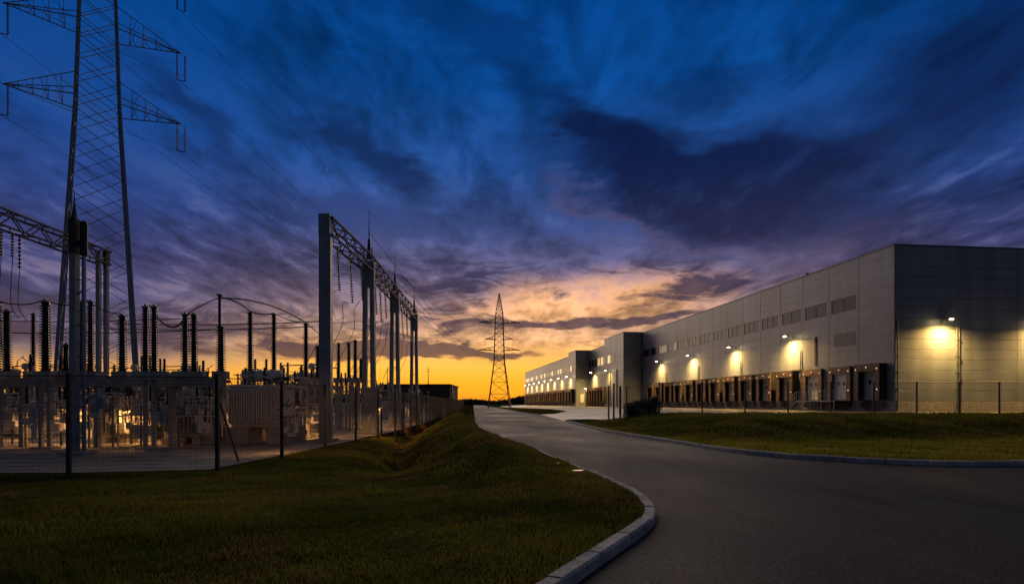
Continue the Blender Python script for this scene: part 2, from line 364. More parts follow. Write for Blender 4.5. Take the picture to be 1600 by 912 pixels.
TIP = max(range(len(RK)), key=lambda i: -abs(RK[i][1]-55.2)-abs(RK[i][0]-4.75))
def sdist(pl, x, y):
    """signed distance to polyline, positive on the left of its direction"""
    shp = x.shape; P = np.stack([x.ravel(), y.ravel()], 1); best = np.full(len(P), 1e9); sg = np.ones(len(P))
    for a, b in zip(pl[:-1], pl[1:]):
        ab = b-a; L = ab@ab+1e-12; t = np.clip(((P-a)@ab)/L, 0, 1); q = P-(a+t[:, None]*ab); d = np.hypot(q[:, 0], q[:, 1])
        cr = ab[0]*(P[:, 1]-a[1])-ab[1]*(P[:, 0]-a[0]); m = d < best-1e-9
        best[m] = d[m]; sg[m] = np.where(cr[m] > 0, 1, -1)
    return (best*sg).reshape(shp)
PADZ, YARDZ = -.2, .8
toe = np.array([(400, 60), (90, 38), (40, 30.5)]+[tuple(G(*p, .08)[:2]) for p in ((1600, 683), (1200, 690), (1050, 682), (950, 668))]+[(5.4, 50), (5.0, 56), (4.6, 88), (1.2, 140), (-5.4, 240), (-28, 600), (-90, 1500)], float)
FENCE = np.array([(-60, 14.2), (-11.3, 15.5), (-7.9, 16.3), (-7.5, 24.4), (-7.3, 38), (-8.4, 68), (-13.6, 171), (-30, 172), (-120, 176)], float)
def height(x, y):
    x = np.asarray(x, float); y = np.asarray(y, float)
    dl = -sdist(LK, x, y)               # left kerb runs towards the viewer: its right-hand side is the grass
    near = smooth((y-7)/8); s = smooth((dl-2.0)/2.8)*near
    sw = np.exp(-((dl-4.6)/.85)**2)*.6*smooth((y-14)/8)*smooth((150-y)/60)
    dt_f = sdist(FENCE, x, y)
    ditch = np.exp(-((-dt_f-1.0)/.55)**2)*.20*smooth((x+30)/5)*smooth((-7.9-x)/3)
    hl = .09*(1-s)+s*PADZ+np.exp(-((dl-1.9)/.95)**2)*.52*smooth((y-8.5)/9)*smooth((120-y)/60)-sw-ditch*(y < 17)
    hl = np.where(dt_f > 0, PADZ, hl)
    hl = hl+np.where(dt_f > 0, 0, (.025*np.sin(x*1.3+y*.7)*np.sin(y*.9-x*.4)+.02*np.sin(x*3.1-y*2.3)*np.sin(y*1.9+x))*smooth(dl/1.5))
    dt = -sdist(toe, x, y)
    wdt = 5.5+smooth((y-45)/15)*9; base = .085*(1-smooth((y-47)/8))
    hr_ = base+(YARDZ-base)*smooth(dt/wdt)
    hr_ = hr_+.05*np.sin(x*.8)*np.sin(y*.6+x*.3)*smooth(dt/2)*smooth((4.5-dt)/2)
    return dl, hl, hr_
LKf, RKf = LK, RK
def inpoly(poly, x, y):
    c = np.zeros(x.shape, bool); n = len(poly)
    for i in range(n):
        (x0, y0), (x1, y1) = poly[i], poly[(i+1) % n]
        if y0 == y1: continue
        k = ((y0 > y) != (y1 > y)) & (x < (x1-x0)*(y-y0)/(y1-y0)+x0); c ^= k
    return c
road_right = [tuple(p) for p in RK[:TIP+1]]+[(lroad(88)+9.4, 88)]+[(lroad(y)+9.0, y) for y in (105, 140, 200, 300, 500, 700)]
ROAD = [tuple(p) for p in LK]+[(-40, -14), (60, -14)]+road_right
YARD = [tuple(p) for p in RK[TIP:]]+[(8.9, 48.2), (120, 48.2), (120, 330), (-6, 300), (-4.0, 262), (2.0, 200), (8.5, 135), (9.5, 104), (6.5, 93), (lroad(88)+9.4, 88)]
PAD = [tuple(p) for p in FENCE]+[(-120, 176), (-120, 12.6), (-60, 13.8)]
PAD = [(-120, 12.8)]+[(p[0]-.0, p[1]+.25) for p in FENCE[:2]]+[(p[0]-.3, p[1]+.25) for p in FENCE[2:]]
def axis(segs):
    o = []
    for a, b, st in segs: o += list(np.arange(a, b, st))
    return np.array(o+[segs[-1][1]], float)
gx = axis([(-2500, -300, 220), (-300, -60, 30), (-60, -24, 2), (-24, 30, .4), (30, 60, 1.5), (60, 300, 30), (300, 2500, 220)])
gy = axis([(-300, -20, 40), (-20, 3, 2), (3, 60, .4), (60, 120, 1.5), (120, 300, 6), (300, 700, 40), (700, 4000, 300)])
GX, GY = np.meshgrid(gx, gy)
dl, hl, hrr = height(GX, GY)
inroad = inpoly(ROAD, GX, GY); inyard = inpoly(YARD, GX, GY); inpad = inpoly(PAD, GX, GY)
leftside = dl > 0
gz = np.where(leftside, hl, hrr)
dr = np.abs(sdist(np.array(ROAD+ROAD[:1]), GX, GY)); dy_ = np.abs(sdist(np.array(YARD+YARD[:1]), GX, GY)); dp = np.abs(sdist(np.array(PAD+PAD[:1]), GX, GY))
gz = np.where(inroad, -.3, gz)
gz = np.where((~inroad) & (dr < .48) & (np.abs(GX) < 60) & (GY < 70), np.minimum(gz, -.02), gz)
gz = np.where((~inroad) & (dr < 1.6) & (GY >= 60), np.minimum(gz, -.02), gz)
gz = np.where(inyard & (dy_ > .5), gz-.25, gz); gz = np.where(inpad & (dp > .5), gz-.2, gz)
def grid_mesh(name, gx, gy, z, mat, keep=None):
    ny, nx = z.shape; XX, YY = np.meshgrid(gx, gy)
    v = np.stack([XX.ravel(), YY.ravel(), z.ravel()], 1)
    i = np.arange(ny*nx).reshape(ny, nx); q = np.stack([i[:-1, :-1], i[:-1, 1:], i[1:, 1:], i[1:, :-1]], -1).reshape(-1, 4)
    if keep is not None: q = q[keep.ravel()]
    m = bpy.data.meshes.new(name); m.from_pydata(v.tolist(), [], q.tolist()); m.materials.append(MT[mat])
    m.polygons.foreach_set('use_smooth', [True]*len(m.polygons)); m.update()
    return link(name, m, kind='structure')
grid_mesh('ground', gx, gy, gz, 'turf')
def flat(name, poly, z, mat):
    m = bpy.data.meshes.new(name); m.from_pydata([(x, y, z) for x, y in poly], [], [tuple(range(len(poly)))]); m.materials.append(MT[mat]); m.update()
    if m.polygons[0].normal.z < 0: m.flip_normals()
    return link(name, m, kind='structure')
flat('road', ROAD, 0., 'asphalt')
flat('gravel_pad', PAD, PADZ+.012, 'gravel')
# yard follows the rise towards the buildings: clipped grid by bmesh
import bmesh
bm = bmesh.new()
vv = [bm.verts.new((x, y, 0)) for x, y in YARD]; bm.faces.new(vv)
for k in list(np.arange(-5, 40, 2.))+[45, 50, 60, 80, 100]:
    bmesh.ops.bisect_plane(bm, geom=bm.verts[:]+bm.edges[:]+bm.faces[:], plane_co=(k, 0, 0), plane_no=(1, 0, 0))
for k in list(np.arange(49, 110, 2.))+list(np.arange(110, 330, 8.)):
    bmesh.ops.bisect_plane(bm, geom=bm.verts[:]+bm.edges[:]+bm.faces[:], plane_co=(0, k, 0), plane_no=(0, 1, 0))
cx = np.array([v.co.x for v in bm.verts]); cy = np.array([v.co.y for v in bm.verts]); _, _, hz = height(cx, cy)
for v, z in zip(bm.verts, hz): v.co.z = z+.012
bmesh.ops.recalc_face_normals(bm, faces=bm.faces[:])
ym = bpy.data.meshes.new('yard'); bm.to_mesh(ym); bm.free(); ym.materials.append(MT['yard'])
if ym.polygons[0].normal.z < 0: ym.flip_normals()
link('yard', ym, kind='structure')
def hz1(x, y, left):
    a = np.array([x]), np.array([y]); _, l, r = height(*a); return float((l if left else r)[0])

# kerbs: one stone at a time
def kerb(name, pl, inner, length=1.0, w=.2, top=.13, lim=None):
    root = link(name, None, kind='structure')
    seg = np.hypot(*np.diff(pl, axis=0).T); s = np.concatenate([[0], np.cumsum(seg)])
    def at(t):
        p = np.array([np.interp(t, s, pl[:, 0]), np.interp(t, s, pl[:, 1])]); e = .15
        q = np.array([np.interp(t+e, s, pl[:, 0])-np.interp(t-e, s, pl[:, 0]), np.interp(t+e, s, pl[:, 1])-np.interp(t-e, s, pl[:, 1])]); q /= np.hypot(*q)+1e-9
        return p, np.array([q[1], -q[0]])*inner
    t = .2
    while t < s[-1]-.3:
        p, n = at(t)
        L = length if np.hypot(*p) < 70 else 6*length
        g = .018; jig = rng.uniform(-.012, .012); tz = top+rng.uniform(-.01, .01)
        b = MB(); rings = []
        for u in np.linspace(t+g, min(t+L-g, s[-1]-.2), 4):
            p, n = at(u); a = p+n*jig; c = p+n*(w+jig); k = p+n*(.022+jig)
            rings.append([(a[0], a[1], -.15), (a[0], a[1], tz-.025), (k[0], k[1], tz), (c[0], c[1], tz), (c[0], c[1], -.15)])
        b.ring(rings); o = b.build('kerb_stone', 'kerb', root)
        t += L
    return root
LKc = LK[[i for i in range(len(LK)) if LK[i][1] < 260 and LK[i][0] > -14.5]]
kerb('kerb', LKc, 1, w=.16, top=.115)
kerb('kerb', RK[[i for i in range(len(RK)) if RK[i][0] < 30]], 1, w=.15)

# ------------------------------------------------------------------ warehouses
TH = math.atan2(.115, .9934); CORNER = Vector((36.8, 58.5, YARDZ)); BAY = 4.93
ROT = Matrix.Rotation(TH, 3, 'Z')
def WL(x, y, z): return CORNER+ROT @ Vector((x, y, z))      # warehouse frame: x into the building, y along the dock wall
def warehouse(label):
    return thing('warehouse', label, 'warehouse', CORNER, TH)
PANEL = {}
def panel(parent, face, a0, a1, z0, z1, off=0., name='panel', mat='clad', th=.06):
    """cladding panel; face 'L' in the dock wall plane x = off, face 'F' in the end wall plane y = off"""
    key = (face, round(a1-a0, 3), round(z1-z0, 3), mat, th)
    if key not in PANEL:
        w, h = a1-a0, z1-z0; b = MB(); e = .006 if face == 'F' else .004
        def pt(u, d, z): return (d, u, z) if face == 'L' else (u, d, z)
        back = [pt(0, 0, 0), pt(w, 0, 0), pt(w, 0, h), pt(0, 0, h)]; mid = [pt(0, -th+e, 0), pt(w, -th+e, 0), pt(w, -th+e, h), pt(0, -th+e, h)]
        fr = [pt(e, -th, e), pt(w-e, -th, e), pt(w-e, -th, h-e), pt(e, -th, h-e)]
        rr = [back, mid, fr]
        if face == 'L': rr = [list(reversed(r)) for r in rr]
        b.ring(rr); PANEL[key] = b.mesh(name, mat)
    return link(name, PANEL[key], parent, loc=(off, a0, z0) if face == 'L' else (a0, off, z0))
def bodybox(parent, x0, x1, y0, y1, z0, z1, name='wall', mat='joint'):
    return MB().box(x0, x1, y0, y1, z0, z1).build(name, mat, parent)

H1 = 16.0
wh1 = warehouse('nearest and largest grey panel-clad warehouse with loading docks, dark end wall facing the road')
bodybox(wh1, .01, 62, .01, 74.6, -.6, H1-.05)
Z0 = 1.05; rows = [Z0+i*(10.7-Z0)/9 for i in range(10)]; rows2 = [12.2+i*(H1-12.2)/4 for i in range(5)]
g = .005; vg = .03
for k in range(15):
    a0, a1 = k*BAY+vg, (k+1)*BAY-vg
    if k == 0: a0 = -.05
    for z0, z1 in list(zip(rows[:-1], rows[1:]))+list(zip(rows2[:-1], rows2[1:])): panel(wh1, 'L', a0, a1, z0+g, z1-g)
    if k == 0 : panel(wh1, 'L', a0, a1, 10.7+g, 12.2-g); continue
    w0, w1 = k*BAY+.42, (k+1)*BAY-.42
    panel(wh1, 'L', a0, w0, 10.7+g, 12.2-g); panel(wh1, 'L', w1, a1, 10.7+g, 12.2-g)
    wd = MB(); fr = .055
    for (p, q, r, s) in ((w0, w1, 10.7, 10.7+fr), (w0, w1, 12.2-fr, 12.2), (w0, w0+fr, 10.7+fr, 12.2-fr), (w1-fr, w1, 10.7+fr, 12.2-fr)): wd.box(-.05, .012, p, q, r, s)
    for i in (1, 2)[:2 if k > 3 else 1]:
        c = w0+(w1-w0)*i/(3 if k > 3 else 2); wd.box(-.045, .012, c-.025, c+.025, 10.7+fr, 12.2-fr)
    win = wd.build('window', 'trim', wh1)
    n = 3 if k > 3 else 2
    for i in range(n):
        c0 = w0+(w1-w0)*i/n+.03; c1 = w0+(w1-w0)*(i+1)/n-.03
        gl = MB().box(-.02+.004*i, .008, c0, c1, 10.7+fr, 12.2-fr).build('pane', 'glass_dark' if k > 11 or (k == 11 and i == 0) else 'glass', win)
# end wall, one metre boards
zf = [Z0+i*(H1-Z0)/15 for i in range(16)]
for k in range(7):
    for z0, z1 in zip(zf[:-1], zf[1:]): panel(wh1, 'F', (-.0 if k == 0 else k*6.55)+vg*.5, (k+1)*6.55-vg*.5, z0+.014, z1-.014)
MB().box(-.02, 62, -.10, .012, -.6, Z0-.01).build('plinth', 'concrete', wh1)
MB().box(-.10, .012, -.102, 74.6, -.6, Z0-.012).build('plinth', 'concrete', wh1)
MB().box(-.10, 62, -.10, 74.5, H1-.01, H1+.12).build('roof_edge', 'trim', wh1)
def downpipe(par, p, z0, z1, r=.075):
    b = MB(); b.tube((*p, z0), (*p, z1), r, k=8)
    for z in np.arange(z0+.6, z1, 1.6): b.box(p[0]-.1, p[0]+.1, p[1]-.1, p[1]+.1, z, z+.05)
    return b.build('downpipe', 'steel', par)
downpipe(wh1, (6.45, -.18), 0, 8.6); downpipe(wh1, (6.70, -.18), 0, 8.6, .06); downpipe(wh1, (.22, -.16), 0, 8.7, .06)
for k in (1, 4, 7, 10, 13): downpipe(wh1, (-.17, (k+2)*BAY+.35), .3, 7.2 if k % 2 else 6.8, .055)
for (x, y, h) in ((2.5, 18, 1.1), (2.2, 23.5, .7), (3, 40, .9), (2.5, 58, .8)):
    q = MB(); q.tube((x, y, H1+.1), (x, y, H1+h), .12, k=8); q.box(x-.2, x+.2, y-.2, y+.2, H1+h, H1+h+.12); q.build('roof_vent', 'trim', wh1)
MB().box(-.11, -.062, 2*BAY+2.2, 2*BAY+2.6, 5.2, 8.5).build('louvre', 'joint', wh1)
MB().box(-.085, -.062, BAY+.6, BAY+4.1, 7.0, 8.4).build('blank_window', 'trim', wh1)

def dock(par, yc, x=0., deep=.85, light=False, full=True):
    """dock shelter round a sectional door; local x = wall plane"""
    w, z0, z1 = 3.6, 1.1, 4.75; fw = .62
    f = MB(); sd_ = MB()
    xo = x-deep
    # side cheeks, head box
    for s in (-1, 1):
        e = yc+s*w/2; a, b = sorted((e, e-s*.09)); sd_.box(xo+.012, x-.055, a, b, z0, z1-.1)
    sd_.box(xo+.012, x-.055, yc-w/2, yc+w/2, z1-.098, z1)
    o = sd_.build('dock_shelter', 'shelter_side' if not light else 'trim', par)
    # front curtains
    for s in (-1, 1):
        e = yc+s*w/2; a, b = sorted((e+s*.02, e-s*fw)); f.box(xo-.05, xo+.008, a, b, z0, z1-.72)
    f.box(xo-.062, xo+.006, yc-w/2-.02, yc+w/2+.02, z1-.72, z1+.02)
    f.build('curtain', 'shelter', o)
    d = MB()
    n = 5; zz_ = np.linspace(z0+.1, z1-.55, n+1)
    for a, b in zip(zz_[:-1], zz_[1:]): d.box(x-.115, x-.066, yc-1.3, yc+1.3, a+.008, b-.008)
    d = d.build('door', 'door', o)
    if full:
        for s in (-.45, .45): MB().box(x-.124, x-.1, yc+s-.17, yc+s+.17, 2.75, 3.15).build('door_window', 'glass_dark', o)
    sil = MB().box(x-.25, x-.1, yc-1.25, yc+1.25, .95, 1.09); sil.box(x-.14, x-.104, yc-1.1, yc+1.1, .1, .95); sil.build('leveller', 'dark_steel', o)
    for s in (-1, 1):
        b = MB(); b.box(x-.38, x-.11, yc+s*1.5-.16, yc+s*1.5+.16, .35, 1.02); b.build('bumper', 'stripe', o)
        if full: MB().box(x-.42, x-.384, yc+s*1.5-.09, yc+s*1.5+.09, .42, .98).build('bumper_pad', 'rubber', o)
    if full:
        for (yy, z) in ((0, z1-.32), (-w/2+.28, z1-.5), (w/2-.28, z1-.5), (-w/2+.25, 2.2)):
            MB().lathe((xo-.075, yc+yy, z), [(.0, -.06), (.05, -.045), (.065, 0), (.05, .045), (0, .06)], 8).build('marker_lamp', 'marker', o)
    return o
for k in range(14):
    yc = 2.75+k*BAY
    dock(wh1, yc, deep=.35 if k in (1, 2) else .85, light=k in (1, 2), full=k < 11)
# lintel rail lit by the lamps
MB().box(-.16, -.07, 3*BAY, 15*BAY-.3, 4.86, 4.93).build('dock_rail', 'steel', wh1)

wh2 = warehouse('middle grey warehouse block with lit upper windows and a taller corner, stepping forward')
def wblock(par, x, y0, y1, h, tall=None, mat='clad', end=4., grid=4.93, nz=(4.6, 8.0, 11.4)):
    bodybox(par, x+.01, 40, y0+.01, y1, -.6, h-.05)
    top = [(y0, y1, h)]
    if tall: bodybox(par, x+.008, 30, y0+.008, y0+tall[0], h-.06, tall[1]-.05); top = [(y0, y0+tall[0], tall[1]), (y0+tall[0], y1, h)]
    for a, b, hh in top:
        n = max(1, round((b-a)/grid)); zs = [.0]+list(nz)+[hh]
        for i in range(n):
            for z0, z1 in zip(zs[:-1], zs[1:]): panel(par, 'L', a+(b-a)*i/n+.03, a+(b-a)*(i+1)/n-.03, z0+.02, z1-.02, off=x)
        MB().box(x-.1, x+20, a-.06+(.07 if a > y0 else 0), b, hh-.01, hh+.12).build('roof_edge', 'trim', par)
    zs = [.0]+list(nz)+[top[0][2]]
    for z0, z1 in zip(zs[:-1], zs[1:]): panel(par, 'F', x+.02, x+end-.05, z0+.02, z1-.02, off=y0)
P2, P3 = -3.95, -7.4
Y2, Y3, Y4 = 74.7, 106.5, 206.
wblock(wh2, P2, Y2, Y3, 14.75, (15.6, 16.25))
def fwin(par, x, y0, y1, z0, z1, mat, n=2):
    w = MB().box(x-.09, x-.062, y0, y1, z0, z1).build('window', 'trim', par)
    for i in range(n):
        a = y0+(y1-y0)*i/n+.06; b = y0+(y1-y0)*(i+1)/n-.06; MB().box(x-.105, x-.092, a, b, z0+.06, z1-.06).build('pane', mat, w)
for i, m in enumerate(('glass', 'glass_lit', 'glass', 'glass_lit', 'glass_lit', 'glass_dark', 'glass_dark', 'glass_dark')):
    fwin(wh2, P2, Y2+7+i*3.1, Y2+9.4+i*3.1, 10.2, 12.2, m)
for i in range(6): dock(wh2, Y2+15.5+i*2.75, x=P2-.02, full=False)
downpipe(wh2, (P2-.18, Y2+4.9), 0, 8.5, .09); downpipe(wh2, (P2-.18, Y2+9.9), 0, 8.0, .09)

wh3 = warehouse('farthest warehouse against the sunset, low grey wall with a long row of lit lamps')
wblock(wh3, P3, Y3+.1, Y4, 14.0, (9.5, 15.0), grid=6.1)
for i in range(26): fwin(wh3, P3, Y3+5+i*3.6, Y3+7.2+i*3.6, 9.7, 11.3, 'glass_lit' if rng.random() < .35 else 'glass')
for i in range(23): dock(wh3, Y3+4+i*4.1, x=P3-.02, full=False)
for i in range(5):
    q = MB(); y = Y3+22+i*15; q.box(P3+3, P3+6, y, y+6, 14.1, 14.9); q.build('roof_unit', 'trim', wh3)

# wall lamps
LP = {}
def wall_lamp(p, rz, label, power, arm=1.15, group=None):
    """p = wall point, lamp reaches out along local -x"""
    t = thing('wall_lamp', label, 'lamp', p, rz, group)
    if not LP:
        LP['bracket'] = MB().box(-.05, .0, -.12, .12, -.18, .18).mesh('bracket', 'lamp_body')
        b = MB(); b.path([(-.04, 0, 0), (-.3, 0, .14), (-arm+.25, 0, .16)], .03, 6); LP['arm'] = b.mesh('arm', 'lamp_body')
        b = MB(); b.ring([[(-arm-.30, -.10, .16), (-arm+.28, -.17, .12), (-arm+.28, .17, .12), (-arm-.30, .10, .16)], [(-arm-.33, -.13, .19), (-arm+.30, -.2, .17), (-arm+.30, .2, .17), (-arm-.33, .13, .19)],
                          [(-arm-.22, -.09, .26), (-arm+.22, -.14, .27), (-arm+.22, .14, .27), (-arm-.22, .09, .26)]]); LP['housing'] = b.mesh('housing', 'lamp_body')
        b = MB(); b.lathe((-arm, 0, .13), [(0, -.10), (.10, -.085), (.16, -.04), (.17, .01), (0, .02)], 10); LP['lens'] = b.mesh('lens', 'lamp_glass')
    for k in ('bracket', 'arm', 'housing', 'lens'): link(k, LP[k], t)
    ld = bpy.data.lights.new('lamp_light', 'SPOT'); ld.energy = power; ld.color = (1, .57, .15); ld.spot_size = math.radians(168); ld.spot_blend = 1.; ld.shadow_soft_size = .14
    lo = link('lamp_light', ld, t, loc=(-arm+.02, 0, -.02)); lo.rotation_euler = (0, math.radians(6), 0)
    return t
LAMPZ = 8.95
for i, (t_, nm) in enumerate(((16.8, 'lit wall lamp on the near dock wall, closest to the dark building corner'), (31.6, 'lit wall lamp on the near dock wall, second from its corner'),
                              (46.7, 'lit wall lamp on the near dock wall, third from its corner'), (62.0, 'lit wall lamp on the near dock wall, farthest along it'))):
    wall_lamp(WL(-.07, t_, LAMPZ), TH, nm, (7800, 7000, 7600, 6600)[i], group='lamps on the near dock wall')
wall_lamp(WL(4.9, -.07, LAMPZ-.25), TH+math.pi/2, 'lit wall lamp on the dark end wall beside a downpipe', 6800)
wall_lamp(WL(15.6, -.07, LAMPZ-.25), TH+math.pi/2, 'lit wall lamp on the end wall at the right edge, mostly seen by its glow', 6800)
wall_lamp(WL(P2-.07, Y2+24.5, 8.6), TH, 'lit wall lamp on the middle warehouse block, above its docks', 9500, group='lamps on the middle block')
wall_lamp(WL(P2-.07, Y2+10.5, 8.4), TH, 'lit wall lamp on the middle warehouse block, nearer its corner', 4000, group='lamps on the middle block')
for i in range(8):
    wall_lamp(WL(P3-.07, Y3+6.5+i*12.2, 8.2), TH, ('nearest', 'second', 'third', 'fourth', 'fifth', 'sixth', 'seventh', 'last')[i]+' small lit lamp, counted from the near end, on the farthest warehouse wall', 5200, group='lamps along the farthest warehouse')

# stairs and platform in front of the third dock
st = thing('steel_stairs', 'galvanised steel stairs with railings up to a dock platform on the near warehouse', 'stairs', WL(-1.0, 2*BAY+.2, 0), TH)
MB().box(-1.3, .86, -4.4, 2.5, 1.02, 1.1).build('platform', 'steel', st)
for y in (-4.2, -2, 0, 2.3): bar('leg', (-1.2, y, -.05), (-1.2, y, 1.02), .05, 'steel', st)
for i in range(6): MB().box(-1.3, -.1, 2.55+i*.28, 2.83+i*.28, .88-i*.17, .92-i*.17).build('tread', 'steel', st)
for x in (-1.3, -.08):
    bar('stringer', (x, 2.5, 1.0), (x, 4.3, -.02), .06, 'steel', st)
    for h in (.55, 1.05): bar('handrail', (x, 2.5, 1.1+h), (x, 4.3, .05+h), .03, 'steel', st)
    for i in range(6): bar('baluster', (x, 2.5+i*.34, 1.05-i*.2), (x, 2.5+i*.34, 2.15-i*.2), .025, 'steel', st)
for h in (.55, 1.05): bar('handrail', (-1.3, -4.4, 1.1+h), (-1.3, 2.5, 1.1+h), .03, 'steel', st)
for i in range(9): bar('baluster', (-1.3, -4.4+i*.86, 1.1), (-1.3, -4.4+i*.86, 2.15), .025, 'steel', st)

# lamp post by the far block
lpz = hz1(18, 150, False)
q = thing('lamp_post', 'slim grey lamp post standing before the farthest warehouse corner', 'lamp post', (XO(917, 150), 150, lpz-.1))
MB().tube((0, 0, 0), (0, 0, 8.2), .16, .09, 8).build('pole', 'steel', q); MB().tube((0, 0, 8.15), (-1.9, 0, 8.4), .06, k=6).build('arm', 'steel', q)
MB().ring([[(-2.6, -.16, 8.38), (-1.8, -.16, 8.38), (-1.8, .16, 8.38), (-2.6, .16, 8.38)], [(-2.5, -.1, 8.55), (-1.8, -.1, 8.55), (-1.8, .1, 8.55), (-2.5, .1, 8.55)]]).build('head', 'steel', q)
MB().box(-.2, .2, -.2, .2, 0, .5).build('base', 'steel', q)
# lamp over the side door in the projecting end wall
MB().box(P3+1.2, P3+2.2, Y3-.02, Y3+.03, 1.1, 3.3).build('door', 'door', wh3)
wall_lamp(WL(P3+2.3, Y3+.02, 4.6), TH+math.pi/2, 'small lit lamp over the side door of the farthest warehouse end wall', 160)

# ------------------------------------------------------------------ fences
def mesh_panel(name, w, h, sx, sz, r, kx=1., mat='wire'):
    b = MB()
    for x in np.arange(sx/2, w, sx): b.ring([[(x-r*kx, 0, z), (x+r*kx, -r, z), (x+r*.2*kx, r, z)] for z in (0, h)], cap=False)
    for z in np.arange(sz/2, h, sz): b.ring([[(x, -r*1.5, z-r), (x, r*.5, z-r*.2), (x, -r, z+r)] for x in (0, w)], cap=False)
    return b.mesh(name, mat)
def fence(label, pl, zf_, step, h, sx, sz, r, pr, brace=()):
    root = thing('mesh_fence', label, 'fence'); pl = np.array(pl, float)
    seg = np.hypot(*np.diff(pl, axis=0).T); s = np.concatenate([[0], np.cumsum(seg)])
    pts = []
    for i in range(len(pl)-1):
        n = max(1, round(seg[i]/step)); pts += [pl[i]+(pl[i+1]-pl[i])*j/n for j in range(n)]
    pts.append(pl[-1]); z = [zf_(p) for p in pts]
    m = mesh_panel('mesh_panel', 1., h-.12, sx/step, sz, r, 1/step)
    post = MB(); post.box(-pr, pr, -pr, pr, -.4, h); post.box(-pr*1.15, pr*1.15, -pr*1.15, pr*1.15, h, h+.03); post = post.mesh('post', 'fence_post')
    for i, p in enumerate(pts):
        link('post', post, root, loc=(p[0], p[1], z[i]))
        if i+1 < len(pts):
            q = pts[i+1]; d = q-p; L = np.hypot(*d)
            o = link('mesh_panel', m, root)
            ang = math.atan2(d[1], d[0]); B = Matrix.Identity(4)
            B.col[0] = (d[0], d[1], z[i+1]-z[i], 0); B.col[1] = (-math.sin(ang), math.cos(ang), 0, 0); B.col[2] = (0, 0, 1, 0); B.col[3] = (p[0], p[1], z[i]+.06, 1)
            o.matrix_basis = B
            bar('rail', (p[0], p[1], z[i]+h-.05), (q[0], q[1], z[i+1]+h-.05), .016, 'fence_post', root)
    for (a, b) in brace: bar('brace', a, b, .035, 'fence_post', root)
    return root
fpts = [(-35.3, 14.85), (-11.3, 15.5), (-7.9, 16.3), (-7.5, 24.4), (-7.3, 38), (-8.4, 68), (-13.6, 171)]
fence('dark wire mesh fence on posts around the substation, along the grass verge', fpts, lambda p: PADZ, 4.0, 2.55, .085, .1, .0032, .045,
      brace=(((-7.88, 16.36, PADZ+1.9), (-8.5, 18.9, PADZ)),))
fr_pts = [(XO(979, 45.5), 45.5), (XO(1030, 45.5), 45.5), (33.5, 45.5), (70, 46.5)]
fence('dark wire mesh fence on top of the bank before the near warehouse', fr_pts, lambda p: hz1(p[0], p[1], False)-.02, 3.0, 2.4, .1, .2, .0035, .045)
for px, top, base, w in ((951, 603, 655, .055), (959, 600, 654, .06), (969, 604, 653, .07)):
    y = 46.; x = XO(px, y); z = hz1(x, y, False)
    o = thing('gate_post', {951: 'leftmost slim dark gate post at the yard entrance', 959: 'middle slim dark gate post at the yard entrance', 969: 'rightmost gate post at the yard entrance, next to the shrubs'}[px], 'post', (x, y, z-.1))
    MB().box(-w, w, -w, w, 0, ZO(top, y)-z+.1).build('post', 'fence_post', o); MB().box(-w*1.2, w*1.2, -w*1.2, w*1.2, ZO(top, y)-z+.1, ZO(top, y)-z+.14).build('cap', 'fence_post', o)
    for hh in (.6, 1.9): MB().box(-w-.03, -w, -.04, .04, hh, hh+.14).build('hinge', 'steel', o)

def shrub(p, rx, h, n, label):
    t = thing('shrub', label, 'shrub', p, 0, None)
    b = MB()
    for i in range(7):
        a = rng.uniform(0, 6.28); b.path([(0, 0, -.1), (math.cos(a)*rx*.3, math.sin(a)*rx*.3, h*.4), (math.cos(a)*rx*.6, math.sin(a)*rx*.6, h*.75)], [.035, .025, .01], 4)
    b.build('stem', 'bark', t); b = MB()
    for i in range(n):
        u = rng.random()**.6; a = rng.uniform(0, 6.28); z = rng.random()
        rr = rx*u*(1-.45*max(0, z-.6)/.4*rng.uniform(.3, 1))*(1+.2*math.sin(3*a+z*5)); c = Vector((math.cos(a)*rr, math.sin(a)*rr, z*h*rng.uniform(.9, 1.04)))
        d = Vector((rng.gauss(0, 1), rng.gauss(0, 1), rng.gauss(0, .7))).normalized()*rng.uniform(.05, .10); e = d.orthogonal().normalized()*rng.uniform(.02, .045)
        k = len(b.v); b.v += [tuple(c-d), tuple(c+e), tuple(c+d), tuple(c-e)]; b.f.append((k, k+1, k+2, k+3))
    b.build('foliage', 'leaf', t)
for px, y, rx, h, lab in ((984, 47.4, .55, 1.15, 'low dark evergreen shrub at the left end of the clump by the yard gate'), (997, 47.5, .62, 1.22, 'rounded dark evergreen shrub in the middle of the clump by the gate'),
                          (1011, 47.5, .62, 1.3, 'third dark evergreen shrub of the clump, left of the tallest one'), (1023, 47.6, .5, 1.45, 'tallest narrow dark evergreen shrub at the right end of the clump')):
    x = XO(px, y); shrub((x, y, hz1(x, y, False)-.05), rx, h, 1500, lab)

# ground lamps in the verge
for (px, py), lab, s in (((903, 740.5), 'small lit block lamp set in the grass verge beside the kerb', 1.), ((870, 727), 'dim small lit lamp in the verge, farther up the kerb', .45)):
    p = G(px, py, .1); p.z = hz1(p.x, p.y, True)
    t = thing('ground_lamp', lab, 'lamp', p, .3)
    MB().box(-.13*s, .13*s, -.07*s, .07*s, -.1, .055*s).build('block', 'concrete', t); MB().box(-.115*s, .115*s, -.055*s, .055*s, .0, .066*s).build('lens', 'ground_lens', t)
    ld = bpy.data.lights.new('lamp_light', 'POINT'); ld.energy = (1.2 if s == 1 else .5); ld.color = (1, .68, .28); ld.shadow_soft_size = .06
    link('lamp_light', ld, t, loc=(0, 0, .18))

